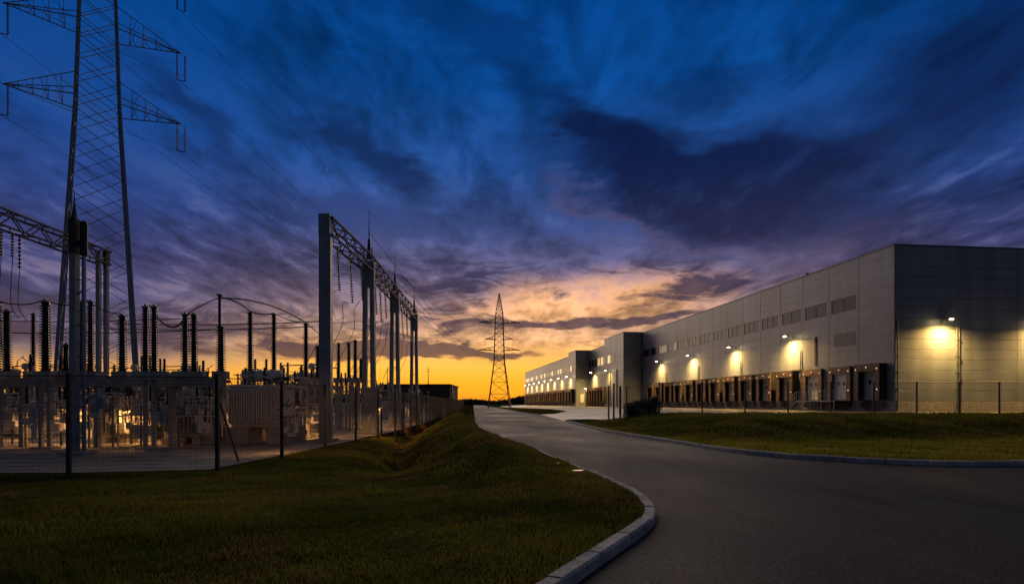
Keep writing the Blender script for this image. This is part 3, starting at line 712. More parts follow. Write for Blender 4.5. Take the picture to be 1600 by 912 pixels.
# ------------------------------------------------------------------ pylons and lines
def lattice(parent, prof, nseg, r_leg, r_br, separate, mat='dark_steel', rot=0.):
    """four tapered legs with X bracing; prof = [(z, half width)]"""
    zs = [p[0] for p in prof]; hs = [p[1] for p in prof]
    def c(i, z):
        h = float(np.interp(z, zs, hs)); return Vector((h*(1, 1, -1, -1)[i % 4], h*(-1, 1, 1, -1)[i % 4], z))
    joined = MB()
    for i in range(4):
        b = MB()
        for a, q in zip(zs[:-1], zs[1:]): b.tube(c(i, a), c(i, q), r_leg*(1-.35*a/zs[-1]), r_leg*(1-.35*q/zs[-1]), 4)
        b.build('leg', mat, parent)
    lev = [zs[0]]
    while lev[-1] < zs[-1]-.3:
        h = float(np.interp(lev[-1], zs, hs)); lev.append(min(lev[-1]+max(nseg*h, .9), zs[-1]))
    for z0, z1 in zip(lev[:-1], lev[1:]):
        for i in range(4):
            for p, q in ((c(i, z0), c(i+1, z1)), (c(i+1, z0), c(i, z1))) if separate else ((c(i, z0), c(i+1, z1)), (c(i+1, z0), c(i, z1)), (c(i, z1), c(i+1, z1))):
                if (p-q).length < .05: continue
                if separate: bar('brace', p, q, r_br, mat, parent)
                else: joined.tube(p, q, r_br, k=3)
    if not separate: joined.build('bracing', mat, parent)
    return c
def arm(parent, c, z, L, side, r, mat='dark_steel', rise=2.0, n=5):
    b = MB(); tip = Vector((side*L, 0, z+.1))
    i, j = (0, 1) if side > 0 else (3, 2)
    lo = [c(i, z), c(j, z)]; up = [c(i, z+rise), c(j, z+rise)]
    for p in lo: b.tube(p, tip, r, k=4)
    for p in up: b.tube(p, tip, r*.8, k=4)
    for k in range(1, n):
        t = k/n; t2 = (k+.5)/n
        a = [p.lerp(tip, t) for p in lo+up]; a2 = [p.lerp(tip, min(1, t2)) for p in lo+up]
        b.tube(a[0], a[1], r*.5, k=3); b.tube(a[0], a2[2], r*.5, k=3); b.tube(a[1], a2[3], r*.5, k=3); b.tube(a[0], a[2], r*.5, k=3); b.tube(a[1], a[3], r*.5, k=3); b.tube(a[0], a2[1], r*.5, k=3)
    b.build('crossarm', mat, parent); return tip
def disc_string(parent, p, L, n, r, name='insulator_string', mat='porcelain', k=8):
    b = MB(); prof = [(.02, 0)]
    for i in range(n):
        z = -L*(i+.3)/n; prof += [(.025, z), (r, z-L/n*.25), (r*.9, z-L/n*.42), (.025, z-L/n*.5)]
    prof.append((.02, -L)); prof = [(q, z) for q, z in prof]
    b.lathe((0, 0, 0), prof[::-1], k); return b.build(name, mat, parent, loc=p, smooth=False)
tw = thing('transmission_tower', 'tall lattice steel pylon towering behind the substation at the left edge', 'pylon', (-39.5, 58, PADZ), math.radians(34))
c = lattice(tw, [(0, 3.35), (29.5, 1.75), (46, 1.25), (52, .1)], 1.25, .15, .035, True, mat='tower_steel')
RT = Matrix.Rotation(math.radians(34), 3, 'Z'); tips = []
for z in (30.1, 37.3, 44.4):
    for s in (1, -1):
        p = arm(tw, c, z, 7.0, s, .055, mat='tower_steel', rise=2.1, n=5)
        for e in (-.35, .35): disc_string(tw, p+Vector((e, 0, -.1)), 2.6, 16, .11, k=6)
        b = MB(); b.tube(p+Vector((-.4, 0, -2.75)), p+Vector((.4, 0, -2.75)), .04, k=4); b.build('yoke', 'dark_steel', tw)
        tips.append((s, RT @ (p+Vector((0, 0, -2.85)))+Vector((-39.5, 58, PADZ))))
FT = Vector((XO(780, 237), 237, 0))
ft = thing('transmission_tower', 'distant lattice pylon standing against the orange horizon beyond the road', 'pylon', FT, math.radians(4))
c = lattice(ft, [(0, 4.3), (18, 2.0), (36, 1.45), (44.4, .15)], 1.25, .17, .06, False, mat='rust_steel')
ftips = []
for z, L in ((33.0, 8.0), (26.5, 5.5), (22.3, 8.2)):
    for s in (1, -1):
        p = arm(ft, c, z, L, s, .10, mat='rust_steel', rise=1.3, n=4); disc_string(ft, p, 2.4, 6, .22, k=5); ftips.append((s, p+FT+Vector((0, 0, -2.4))))
def wire(p, q, sag, label, r=.022, n=24, name='power_line', group='conductors between the pylons'):
    b = MB(); b.path([p.lerp(q, t)-Vector((0, 0, 4*sag*t*(1-t))) for t in np.linspace(0, 1, n)], r, 3)
    o = b.build(name, 'cable'); return tag(o, label, 'cable', group)
for wl, (s, p), (s2, q) in zip(('lower right', 'lower left', 'middle right', 'middle left', 'upper right', 'upper left'), tips, [ftips[4], ftips[5], ftips[2], ftips[3], ftips[0], ftips[1]]):
    wire(p, q, 5.5, 'thin conductor sagging from the '+wl+' arm of the near pylon to the distant pylon')
tt = Vector((-39.5, 58, 51.8)); wire(tt, FT+Vector((0, 0, 44.2)), 4, 'earth wire running between the tops of the two pylons', r=.015, group=None)
for wl, (s, p) in zip(('lower right', 'lower left', 'middle right', 'middle left'), tips[:4]): wire(p, p+Vector((-30+s*2, -70, 6)), 3, 'thin conductor leaving the '+wl+' arm of the near pylon towards the viewer', group='conductors leaving the near pylon')

# ------------------------------------------------------------------ substation
B = PADZ+.01
# main gantry: four columns and a lattice beam
BZ = 10.35
gan = thing('gantry', 'long steel gantry of tall columns and a lattice beam along the substation fence', 'gantry', (0, 0, 0))
cols = [(-8.85, 28.9), (-8.68, 36.9), (-9.1, 47.2), (-9.5, 59.0)]
x, y = cols[0]
b = MB(); b.box(x-.25, x+.25, y-.28, y+.28, B, BZ-.75); b.box(x-.46, x+.46, y-.46, y+.46, B, B+.14); b.build('column', 'pole', gan)
b = MB(); b.box(x-.265, x+.265, y-.3, y+.3, BZ-.75, BZ+.18); b.build('column_head', 'pole', gan)
b = MB(); b.box(x+.255, x+.275, y-.2, y+.2, B+.15, BZ-.8); b.build('cover_strip', 'steel', gan)
for i, (x, y) in enumerate(cols[1:]):
    s = .85
    for e in (-1, 1):
        b = MB(); w = .14
        b.ring([[(x+e*(.12+.2*s)-w, y-.2, B), (x+e*(.12+.2*s)+w, y-.2, B), (x+e*(.12+.2*s)+w, y+.2, B), (x+e*(.12+.2*s)-w, y+.2, B)],
                [(x+e*.2-w*.95, y-.18, BZ-1.7), (x+e*.2+w*.95, y-.18, BZ-1.7), (x+e*.2+w*.95, y+.18, BZ-1.7), (x+e*.2-w*.95, y+.18, BZ-1.7)]]); b.build('leg', 'pole', gan)
    b = MB(); b.box(x-.345, x+.345, y-.2, y+.2, BZ-1.72, BZ-.15); b.build('column_head', 'pole', gan)
    f = MB()      # pierced concrete foot between the legs
    zc = [B, B+.75, B+1.2, B+1.55, B+1.95, B+2.3, B+2.75]
    for a, q in ((zc[0], zc[1]), (zc[2], zc[3]), (zc[4], zc[6])): f.box(x-.46, x+.46, y-.12, y+.12, a, q)
    for a, q in ((zc[1], zc[2]), (zc[3], zc[4])):
        f.box(x-.46, x-.16, y-.12, y+.12, a, q); f.box(x+.16, x+.46, y-.12, y+.12, a, q)
    f.box(x-.75, x+.75, y-.4, y+.4, B-.02, B+.1); f.build('pierced_foot', 'concrete', gan)
    for z in (4.4, 6.3): bar('rung', (x-.35, y, z), (x+.35, y, z), .035, 'dark_steel', gan)
    rod = MB(); rod.tube((x, y, BZ), (x, y, BZ+1.2), .15, .07, 6); rod.tube((x, y, BZ+1.2), (x, y, BZ+3.0), .04, .008, 5); rod.tube((x+.18, y, BZ-.2), (x+.18, y, BZ+.7), .03, k=4)
    rod.build('lightning_rod', 'dark_steel', gan)
bm_ = link('beam', None, gan)
hz_, hw = .42, .30
for (x0, y0), (x1, y1) in zip(cols[:-1], cols[1:]):
    p, q = Vector((x0, y0, BZ-.32)), Vector((x1, y1, BZ-.32)); d = (q-p); u = Vector((d.y, -d.x, 0)).normalized(); L = d.length
    cs = [u*hw*a+Vector((0, 0, hz_*b)) for a, b in ((1, 1), (-1, 1), (-1, -1), (1, -1))]
    for v in cs: bar('chord', p+v, q+v, .06, 'dark_steel', bm_)
    n = int(L/.85)
    for k in range(n):
        a, e = p+d*(k/n), p+d*((k+1)/n)
        for i in range(4):
            if k % 2: bar('brace', a+cs[i], e+cs[(i+1) % 4], .03, 'dark_steel', bm_)
            else: bar('brace', e+cs[i], a+cs[(i+1) % 4], .03, 'dark_steel', bm_)
def cable(pts, label, r=.022, k=4, group=None, n=8):
    P = curve([(p[0], p[1]) for p in pts], n); Zs = curve([(i, p[2]) for i, p in enumerate(pts)], n)[:, 1]
    b = MB(); b.path([(a[0], a[1], z) for a, z in zip(P, Zs)], r, k); return tag(b.build('cable', 'cable'), label, 'cable', group)
for i, (t0, span) in enumerate([(.22, 0), (.5, 0), (.78, 0), (.18, 1), (.36, 1), (.55, 1), (.8, 1), (.3, 2), (.55, 2), (.8, 2)]):
    (x0, y0), (x1, y1) = cols[span], cols[span+1]; x, y = x0+(x1-x0)*t0, y0+(y1-y0)*t0
    L = 2.3+.3*math.sin(i*2.1); s = disc_string(gan, (x, y, BZ-.78), L, 18, .11, k=7); s.rotation_euler = (.06*math.sin(i*3), -.05, 0)
    cable([(x-.06, y, BZ-.78-L), (x-.3-.1*math.sin(i), y-.1, BZ-3.4), (x-.5, y+.15, BZ-4.6), (x-1.6, y+.1, 3.6)], ('first', 'second', 'third', 'fourth', 'fifth', 'sixth', 'seventh', 'eighth', 'ninth', 'tenth')[i]+' thin dropper cable under the long gantry, counted from its nearest column', .02, 3, 'dropper cables under the long gantry')
for i in range(2):
    cable([(cols[i][0]-.2, cols[i][1]+1.8, BZ-4.0), (cols[i][0]-.4, cols[i][1]+3.2, BZ-4.35), (cols[i][0]-.3, cols[i][1]+4.8, BZ-3.9)], ('thin jumper cable between the first two gantry droppers', 'thin jumper cable between droppers past the second gantry column')[i], .015, 3)
for i, (x, y) in enumerate(cols[1:]):
    wire(Vector((x, y, BZ+1.6)), ftips[1 if i % 2 else 5][1]+Vector((0, 0, 2.3)), 2.0+i*.3, 'overhead conductor from the lightning rod of the '+('second', 'third', 'last')[i]+' gantry column to the distant pylon', .02, 16, group='conductors from the long gantry')
    wire(Vector((x, y, BZ+.2)), ftips[3][1]+Vector((0, 0, 2.3)), 3.0+i*.3, 'overhead conductor from the head of the '+('second', 'third', 'last')[i]+' gantry column to the distant pylon', .02, 16, group='conductors from the long gantry')

# left gantry: beam ending on a twin column, single mast before it
lg = thing('gantry', 'shorter gantry at the left edge whose lattice beam ends on twin columns', 'gantry')
LZ = 9.3; P0 = Vector((XO(-190, 20.3), 20.3, LZ)); P1 = Vector((XO(165, 32.3), 32.3, LZ))
lb = link('beam', None, lg); d = P1-P0; u = Vector((d.y, -d.x, 0)).normalized(); cs = [u*.3*a+Vector((0, 0, .34*b)) for a, b in ((1, 1), (-1, 1), (-1, -1), (1, -1))]
for v in cs: bar('chord', P0+v, P1+v, .055, 'dark_steel', lb)
for k in range(14):
    a, e = P0+d*(k/14), P0+d*((k+1)/14)
    for i in range(4): bar('brace', (a if k % 2 else e)+cs[i], (e if k % 2 else a)+cs[(i+1) % 4], .03, 'dark_steel', lb)
for px in (154, 166): b = MB(); x = XO(px, 32.3); b.box(x-.095, x+.095, 32.2, 32.4, B, LZ+.3); b.build('column', 'pole', lg)
b = MB(); b.box(XO(163, 32.3), XO(169, 32.3), 32.15, 32.45, LZ-.40, LZ+.38); b.build('column_head', 'dark_steel', lg)
for px, y, ln in ((30, 26, 1.1), (49, 26.4, 1.5), (12, 25.4, 1.2)):
    t = (y-P0.y)/d.y; p = P0+d*t; disc_string(lg, (p.x, p.y, LZ-.36), ln, 9, .09, k=6)
    cable([(p.x, p.y, LZ-.36-ln), (p.x-.15, p.y+.1, LZ-3.4), (p.x+.3, p.y, 5.2)], {30: 'middle', 49: 'rightmost', 12: 'leftmost'}[px]+' thin dropper cable hanging from the left gantry beam', .018, 3, 'dropper cables under the left gantry')
ms = thing('steel_mast', 'heavy steel mast with a pointed finial standing behind the left fence', 'mast', (XO(117, 21.2), 21.2, B))
hm = ZO(340, 21.2)-B
b = MB(); b.box(-.12, .09, -.12, .12, .1, hm-1.2); b.build('shaft', 'pole', ms)
b = MB(); b.box(.20, .29, .05, .15, .1, hm-1.2); b.build('twin_shaft', 'pole', ms)
b = MB(); b.box(-.13, .10, -.13, .13, hm-1.25, hm-.05); b.lathe((.24, .1, hm-1.3), [(.10, 0), (.12, .05), (.12, 1.1), (.09, 1.2)], 10); b.box(-.1, .3, .0, .1, hm-1.0, hm-.8); b.build('head', 'dark_steel', ms)
b = MB(); b.tube((-.02, 0, hm-.05), (-.02, 0, hm+.5), .1, .03, 6); b.tube((-.02, 0, hm+.5), (-.02, 0, hm+1.0), .025, .008, 5); b.build('finial', 'dark_steel', ms)
b = MB(); b.box(-.35, .5, -.35, .4, -.02, .12); b.build('footing', 'concrete', ms)
for k in range(11): bar('batten', (.05, .0, .6+k*.55), (.25, .1, .85+k*.55 if k % 2 else .6+k*.55), .025, 'dark_steel', ms)

def insul_mesh(h, r, n=None, k=12):
    n = n or max(6, int(h/.105)); prof = [(r*.75, 0), (r*.75, .05), (r*.5, .06)]
    for i in range(n):
        z = .07+(h-.14)*i/n; s = (h-.14)/n; tr = 1-.18*i/n
        prof += [(r*.52*tr, z), (r*tr, z+s*.35), (r*.97*tr, z+s*.5), (r*.52*tr, z+s*.62)]
    prof += [(r*.5, h-.06), (r*.6, h-.05), (r*.6, h)]
    return MB().lathe((0, 0, 0), prof, k).mesh('insulator', 'porcelain')
CAPZ = 2.85
def insulator_stand(px, y, n, topy, w, label, cap=True, spread=None, base_y=580, group=None, legs=2, sup='concrete', beamtop=None):
    x = XO(px, y); zt = ZO(topy, y); zb = ZO(base_y, y)
    t = thing('insulator_stand', label, 'insulator', (x, y, B), rng.uniform(-.15, .15), group)
    zb -= B; zt -= B
    hw_ = max(.42, w/F*y*.9) if n > 1 else .3
    cb = zb-.34 if beamtop is None else beamtop-B-.01
    b = MB(); b.box(-hw_, hw_, -.26, .26, cb, zb); b.build('cap', sup, t)
    for e in ((-.16, .16) if beamtop is None else ()):
        b = MB(); b.box(e-.06, e+.06, -.075, .075, .04, zb-.34); b.build('pillar', sup, t)
    if beamtop is None: b = MB(); b.box(-.42, .42, -.3, .3, -.03, .06); b.build('footing', 'concrete', t)
    sp_ = w/F*y/2 if spread is None else spread
    r = (w/F*y)/(2*n)*1.15 if n > 1 else w/F*y/2*1.2
    im = insul_mesh(zt-zb, r)
    for e in ([0] if n == 1 else [-sp_*.52, sp_*.52]):
        link('insulator', im, t, loc=(e, 0, zb))
        m = MB(); m.tube((e, 0, zt-zb+zb), (e, 0, zt+.14), r*.45, r*.2, 6); m.box(e-r*.7, e+r*.7, -r*.5, r*.5, zt+.02, zt+.06); m.build('terminal', 'copper', t)
    return Vector((x, y, B+zt+.12))
ins = {}
for key, px, y, n, ty, w, lab in (
    ('a', -6, 24.2, 1, 474, 17, 'dark ribbed insulator cut by the left edge of the view'),
    ('b', 10, 25.2, 1, 488, 15, 'short dark ribbed insulator next to the left edge'),
    ('c', 71, 24.2, 1, 473, 16, 'single tall dark ribbed insulator left of the steel mast'),
    ('d', 135, 24.4, 2, 473, 24, 'pair of dark ribbed insulators just behind the steel mast'),
    ('e', 191, 26.0, 1, 495, 14, 'slim dark ribbed insulator before the right leg of the tall pylon'),
    ('f', 234, 24.0, 2, 481, 25, 'thick pair of dark ribbed insulators on a concrete stand right of the tall pylon'),
    ('g', 296, 26.0, 2, 493, 25, 'pair of dark ribbed insulators above the transformer bank'),
    ('h', 345, 27.5, 1, 512, 14, 'dark ribbed insulator beside the slim wire pole'),
    ('i', 391, 28.5, 1, 490, 10, 'slim dark post insulator rising over the finned transformer'),
    ('j', 428, 29.5, 1, 493, 9, 'slender dark post insulator right of the finned transformer'),
    ('k', 478, 33.0, 1, 507, 9, 'slender post insulator just left of the first gantry column'),
    ('l', 497, 35.0, 1, 543, 11, 'short thick post insulator close behind the first gantry column'),
    ('m', 529, 40.5, 1, 538, 7, 'leftmost post insulator between the first and second gantry columns'),
    ('n', 545, 41.5, 1, 538, 7, 'second post insulator between the first and second gantry columns'),
    ('o', 555, 42.5, 1, 533, 8, 'tallest post insulator between the first and second gantry columns'),
    ('p', 564, 43.5, 1, 562, 8, 'shortest post insulator right beside the second gantry column'),
    ('q', 52, 29.0, 1, 492, 8, 'slim post insulator in the back row near the left edge'),
    ('r', 103, 28.0, 1, 540, 12, 'short ribbed insulator seen left of the steel mast')):
    onb = key in 'bergd'
    ins[key] = insulator_stand(px, 25.08 if onb else y, n, ty, w, lab, base_y=580 if y < 33 else 590, beamtop=ZO(590, 25.1) if onb else None)
# long concrete equipment beam
eb = thing('equipment_beam', 'long weathered concrete beam on pillars carrying the left insulators', 'beam', (0, 0, 0))
x0, x1 = XO(-120, 25.1), XO(345, 25.1); b = MB(); b.box(x0, x1, 24.86, 25.3, ZO(604, 25.1), ZO(590, 25.1)); b.build('beam', 'concrete', eb)
for i in range(4):
    x = x0+(x1-x0)*(i+.35)/4; b = MB(); b.box(x-.09, x+.09, 24.95, 25.2, B-.02, ZO(604, 25.1)); b.build('pillar', 'concrete', eb)
# slim wire pole
wp = thing('wire_pole', 'slim dark pole with a bent cable at its top behind the finned transformer', 'pole', (XO(343, 27.3), 27.3, B))
hp = ZO(463, 27.3)-B; MB().tube((0, 0, 0), (0, 0, hp), .085, .06, 8).build('pole', 'dark_steel', wp); MB().box(-.09, .09, -.09, .09, hp, hp+.1).build('cap', 'dark_steel', wp)
wpt = Vector((XO(343, 27.3), 27.3, ZO(465, 27.3)))
def span(a, b, sag, label, r=.03): cable([a, a.lerp(b, .3)-Vector((0, 0, sag*.8)), a.lerp(b, .65)-Vector((0, 0, sag*.9)), b], label, r, 4)
span(ins['f'], ins['g'], .75, 'thick sagging jumper cable between the two insulator pairs right of the pylon', .035)
span(ins['g'], wpt, -.05, 'taut cable from the insulator pair up to the slim wire pole', .025)
span(wpt, ins['i'], -.15, 'curved black cable leaving the slim wire pole to the right', .035)
span(ins['i'], ins['j'], .1, 'short jumper cable between the two slim post insulators', .03)
span(wpt, ins['k'], -.35, 'long black cable arching from the wire pole to the gantry column', .035)
span(ins['j'], ins['k'], .12, 'lower jumper cable ending left of the first gantry column', .028)
span(ins['c'], ins['d'], .22, 'jumper cable running behind the steel mast', .025)
span(ins['a'], ins['c'], .18, 'jumper cable between the leftmost tall insulators', .025)
span(ins['d'], ins['e'], .15, 'jumper cable crossing before the tall pylon legs', .022)
span(ins['k'], ins['m'], .2, 'cable passing behind the first gantry column', .028)
span(ins['m'], ins['n'], .05, 'short link between the first and second small post insulators', .025); span(ins['n'], ins['o'], .04, 'short link between the second and third small post insulators', .025)
for z, y, a, b_, lab in ((518, 31, -60, 330, 'upper thin busbar stretched across the left equipment'), (500, 34, -60, 300, 'topmost thin busbar stretched across the left equipment'), (505, 33, 180, 500, 'thin busbar running from the pylon to the gantry column'), (513, 36, 160, 490, 'lower thin busbar running from the pylon to the gantry column')):
    p, q = A(a, z, y), A(b_, z-3, y); b = MB(); b.path([p.lerp(q, t)-Vector((0, 0, .5*t*(1-t))) for t in np.linspace(0, 1, 10)], .03, 4); tag(b.build('busbar', 'copper'), lab, 'busbar')

# transformers
def transformer(x0, x1, y, z0, z1, dep, fins, mat, label, rz=0., cons=True, bush=3):
    xc = (x0+x1)/2; w = x1-x0
    t = thing('transformer', label, 'transformer', (xc, y+dep/2, B), rz)
    b = MB(); b.box(-w/2+.25, w/2-.25, -dep/2+.35, dep/2-.2, z0-B, z1-B); b.box(-w/2+.12, w/2-.12, -dep/2+.25, dep/2-.1, z1-B, z1-B+.10); b.build('tank', mat, t)
    for i in range(fins):
        x = -w/2+.3+(w-.6)*i/(fins-1); b = MB(); b.box(x-.022, x+.022, -dep/2, -dep/2+.34, z0-B+.25+.06*math.sin(i*9), z1-B-.12); b.build('radiator_fin', mat, t)
    for z in (z0-B+.2, z1-B-.14): bar('header_pipe', (-w/2+.2, -dep/2+.2, z), (w/2-.2, -dep/2+.2, z), .06, mat, t, 6)
    for e in (-w/2+.55, w/2-.55): b = MB(); b.box(e-.5, e+.5, -dep/2+.2, dep/2-.1, -.02, z0-B-.01); b.build('plinth', 'concrete', t)
    if cons:
        b = MB(); k = 12; cx_, cz_, cr_ = 0, z1-B+.55, .28
        b.ring([[(x, .2+cr_*q*math.cos(2*math.pi*j/k), cz_+cr_*q*math.sin(2*math.pi*j/k)) for j in range(k)] for x, q in ((-w*.38, .8), (-w*.37, 1), (w*.2, 1), (w*.21, .8))]); b.build('conservator', mat, t, smooth=True)
        for e in (-w*.3, w*.12): bar('bracket', (e, .2, z1-B+.08), (e, .2, z1-B+.32), .05, 'dark_steel', t)
    for i in range(bush):
        x = -w*.3+w*.6*i/max(1, bush-1); o = link('bushing', BUSH, t, loc=(x, -.25, z1-B+.1))
    for i in range(14):
        x = rng.uniform(-w*.46, w*.46); b = MB(); hh_ = rng.uniform(.25, .95); yy_ = rng.uniform(-.6, .4); b.path([(x, yy_, z1-B+.08), (x, yy_, z1-B+hh_), (x+rng.uniform(-.6, .6), yy_+.1, z1-B+hh_+rng.uniform(-.1, .1)), (x+rng.uniform(-.5, .5), yy_+.15, z1-B+.08)], rng.uniform(.018, .035), 5)
        if i % 3 == 0: b.box(x-.09, x+.09, yy_-.08, yy_+.08, z1-B+hh_*.6, z1-B+hh_*.6+.16)
        b.build('pipe', mat if i % 2 else 'dark_steel', t)
    b = MB(); b.box(w/2-.15, w/2+.2, -dep/2+.4, -dep/2+.8, .9, 2.0); b.build('control_box', 'tank', t)
    return t
BUSH = insul_mesh(.8, .11, 7, 8)
transformer(XO(347, 27), XO(450, 27), 27, ZO(667, 27), ZO(604, 27), 2.6, 22, 'tank', 'light grey finned power transformer on concrete plinths behind the braced fence post')
transformer(XO(176, 30), XO(336, 30), 30, ZO(672, 30), ZO(606, 30), 3.0, 26, 'tank_dark', 'wide dull brown-grey transformer bank behind the concrete insulator stands', cons=True, bush=4)
transformer(XO(438, 36), XO(508, 36), 36, ZO(664, 36), ZO(602, 36), 2.4, 9, 'tank', 'smaller grey transformer partly hidden by the first gantry column', bush=2)
transformer(XO(-40, 33), XO(78, 33), 33, ZO(678, 33), ZO(616, 33), 2.2, 8, 'tank', 'pale grey switchgear tank at the far left behind the fence', cons=False, bush=3)

transformer(XO(246, 26.6), XO(334, 26.6), 26.6, ZO(684, 26.6), ZO(622, 26.6), 1.6, 12, 'tank', 'pale low radiator tank under the insulator pair left of the braced fence post', cons=False, bush=1)
transformer(XO(138, 27.6), XO(214, 27.6), 27.6, ZO(684, 27.6), ZO(616, 27.6), 1.7, 11, 'tank', 'pale low tank between the steel mast and the concrete stands', cons=True, bush=1)

# smaller background apparatus
def bay_frame(loc, rz, label, group):
    t = thing('disconnector', label, 'disconnector', loc, rz, group)
    for x in (-1.3, 1.3): MB().box(x-.09, x+.09, -.09, .09, 0, 2.7).build('post', 'concrete', t)
    MB().box(-1.6, 1.6, -.12, .12, 2.7, 2.9).build('crossbeam', 'steel', t)
    for x in (-1.2, 0, 1.2): link('insulator', BINS, t, loc=(x, 0, 2.9))
    MB().tube((-1.3, 0, 4.15), (1.3, 0, 4.2), .035, k=5).build('blade', 'copper', t)
    MB().box(-1.55, -1.05, -.3, -.1, .7, 1.5).build('drive_box', 'tank', t)
    return t
def cabinet(loc, rz, label, group):
    t = thing('control_cabinet', label, 'cabinet', loc, rz, group)
    MB().box(-.5, .5, -.3, .3, 0, .15).build('plinth', 'concrete', t); MB().box(-.48, .48, -.28, .28, .15, 1.75).build('body', 'tank', t)
    MB().ring([[(-.55, -.36, 1.75), (.55, -.36, 1.75), (.55, .36, 1.75), (-.55, .36, 1.75)], [(-.5, -.3, 1.85), (.5, -.3, 1.85), (.5, .3, 1.85), (-.5, .3, 1.85)]]).build('roof', 'tank', t)
    for x in (-.24, .24): MB().box(x-.21, x+.21, -.295, -.282, .25, 1.68).build('door', 'tank', t)
    MB().box(-.05, .05, -.32, -.297, .9, 1.1).build('handle', 'dark_steel', t); return t
def post_row(loc, rz, label, group):
    t = thing('current_transformer', label, 'instrument transformer', loc, rz, group)
    MB().box(-.16, .16, -.16, .16, 0, 2.4).build('pillar', 'concrete', t); MB().box(-.24, .24, -.24, .24, 2.4, 2.6).build('base_box', 'tank', t)
    link('insulator', BINS, t, loc=(0, 0, 2.6)); MB().lathe((0, 0, 3.86), [(.12, 0), (.2, .06), (.2, .3), (.1, .38)], 8).build('head', 'tank', t); return t
BINS = insul_mesh(1.25, .12, 9, 8)
L1, L2, L3 = 'disconnector frame with three insulators among the rows of apparatus behind the transformers', 'small grey control cabinet among the rows of apparatus behind the transformers', 'single-pillar instrument transformer among the rows of apparatus behind the transformers'
d0 = bay_frame((-13, 41, B), .2, L1, 'disconnector frames'); c0 = cabinet((-10.6, 33.5, B), .1, L2, 'control cabinets'); p0 = post_row((-12.2, 37, B), 0, L3, 'instrument transformers')
for i in range(20):
    y = 38+i*4.6+rng.uniform(-1, 1); xmin = -10.6-.05*(y-38)
    if i % 3 == 0: dup(d0, (xmin-rng.uniform(1.5, 5), y, B), rng.uniform(-.2, .2)+(1.5 if i % 2 else 0))
    dup(d0, (xmin-rng.uniform(6, 28), y, B), rng.uniform(-.2, .2))
    if i % 2: dup(c0, (xmin-rng.uniform(0, 3), y, B), rng.uniform(-.3, .3))
    dup(p0, (xmin-rng.uniform(1, 26), y, B), 0)
for i in range(4): dup(p0, (XO(40+i*85, 37+i*.6), 37+i*.6, B), 0)
for i in range(4): dup(d0, (XO(20+i*88, 39+i % 3), 39+i % 3, B), rng.uniform(-.2, .2))

# lamp posts added on the pad to make its warm glow
for i, (px, y, pw, lab) in enumerate(((322, 29.2, 150, 'small added lit lamp between the finned transformer and the wide brown one'), (205, 27.0, 110, 'small added lit lamp below the slim insulator by the pylon'), (96, 26.0, 120, 'small added lit lamp just left of the steel mast'),
        (20, 29.5, 110, 'small added lit lamp at the far left before the pale tank'), (400, 33.2, 260, 'small added lit lamp behind the finned transformer'), (475, 31.0, 130, 'small added lit lamp left of the first gantry column'), (596, 33.6, 130, 'small added lit lamp to the right of the second gantry column'),
        (628, 42.5, 150, 'small added lit lamp to the right of the third gantry column'), (655, 53.0, 190, 'small added lit lamp to the right of the last gantry column'), (545, 46.0, 240, 'small added lit lamp between the first and second gantry columns'), (676, 80.0, 300, 'small added lit lamp far along the substation fence'),
        (441, 21.6, 60, 'added lamp post half hidden by the second fence post right of the corner'))):  # last one added to brighten the front of the finned transformer
    t = thing('added_pad_lamp', lab, 'lamp', (XO(px, y), y, B))
    MB().tube((0, 0, 0), (0, 0, 1.5), .05, .04, k=8).build('post', 'dark_steel', t); MB().lathe((0, 0, 1.5), [(.04, 0), (.06, .02), (.06, .08), (.05, .09)], 8).build('lens', 'added_pad_lens', t); MB().lathe((0, 0, 1.59), [(.2, 0), (.2, .02), (.03, .07)], 10).build('cap', 'dark_steel', t)
    ld = bpy.data.lights.new('lamp_light', 'SPOT'); ld.spot_size = math.radians(172); ld.spot_blend = .25; ld.energy = pw*1.9; ld.color = (1, .44, .12); ld.shadow_soft_size = .08
    link('lamp_light', ld, t, loc=(0, .15, 1.55)).rotation_euler = (math.radians(25 if y < 23 else 0), 0, 0)

# pipework frames: thin clutter standing above the tanks
def pipe_frame(px, y, w, h, label, grp='pipework frames between the transformers', np_=7, nb=3):
    t = thing('pipework_frame', label, 'pipework', (XO(px, y), y, B), rng.uniform(-.25, .25), grp)
    for e in (-w/2, w/2): bar('post', (e, 0, 0), (e, 0, h*rng.uniform(.85, 1)), .045, 'steel', t)
    for z in (.55, .72, .86): b = MB(); b.path([(-w/2-.2, -.06, h*z), (0, -.08, h*z+rng.uniform(-.1, .12)), (w/2+.25, -.06, h*z+rng.uniform(-.12, .12))], .03, 5); b.build('pipe', 'tank', t)
    for i in range(np_):
        x = rng.uniform(-w/2, w/2); z = h*rng.uniform(.3, .85); q = rng.uniform(.3, 1.0); b = MB()
        b.path([(x, 0, z), (x+rng.uniform(-.1, .1), 0, z+q*.7), (x+rng.uniform(-.35, .35), 0, z+q)], .022, 4); b.build('conduit', 'dark_steel', t)
    for i in range(nb):
        x = rng.uniform(-w/2, w/2-.3); z = h*rng.uniform(.1, .8); b = MB(); b.box(x, x+rng.uniform(.2, .5), -.18, .02, z, z+rng.uniform(.2, .5)); b.build('junction_box', 'tank', t)
    for i in range(2): link('insulator', BUSH, t, loc=(rng.uniform(-w/2, w/2), .02, h*.86))
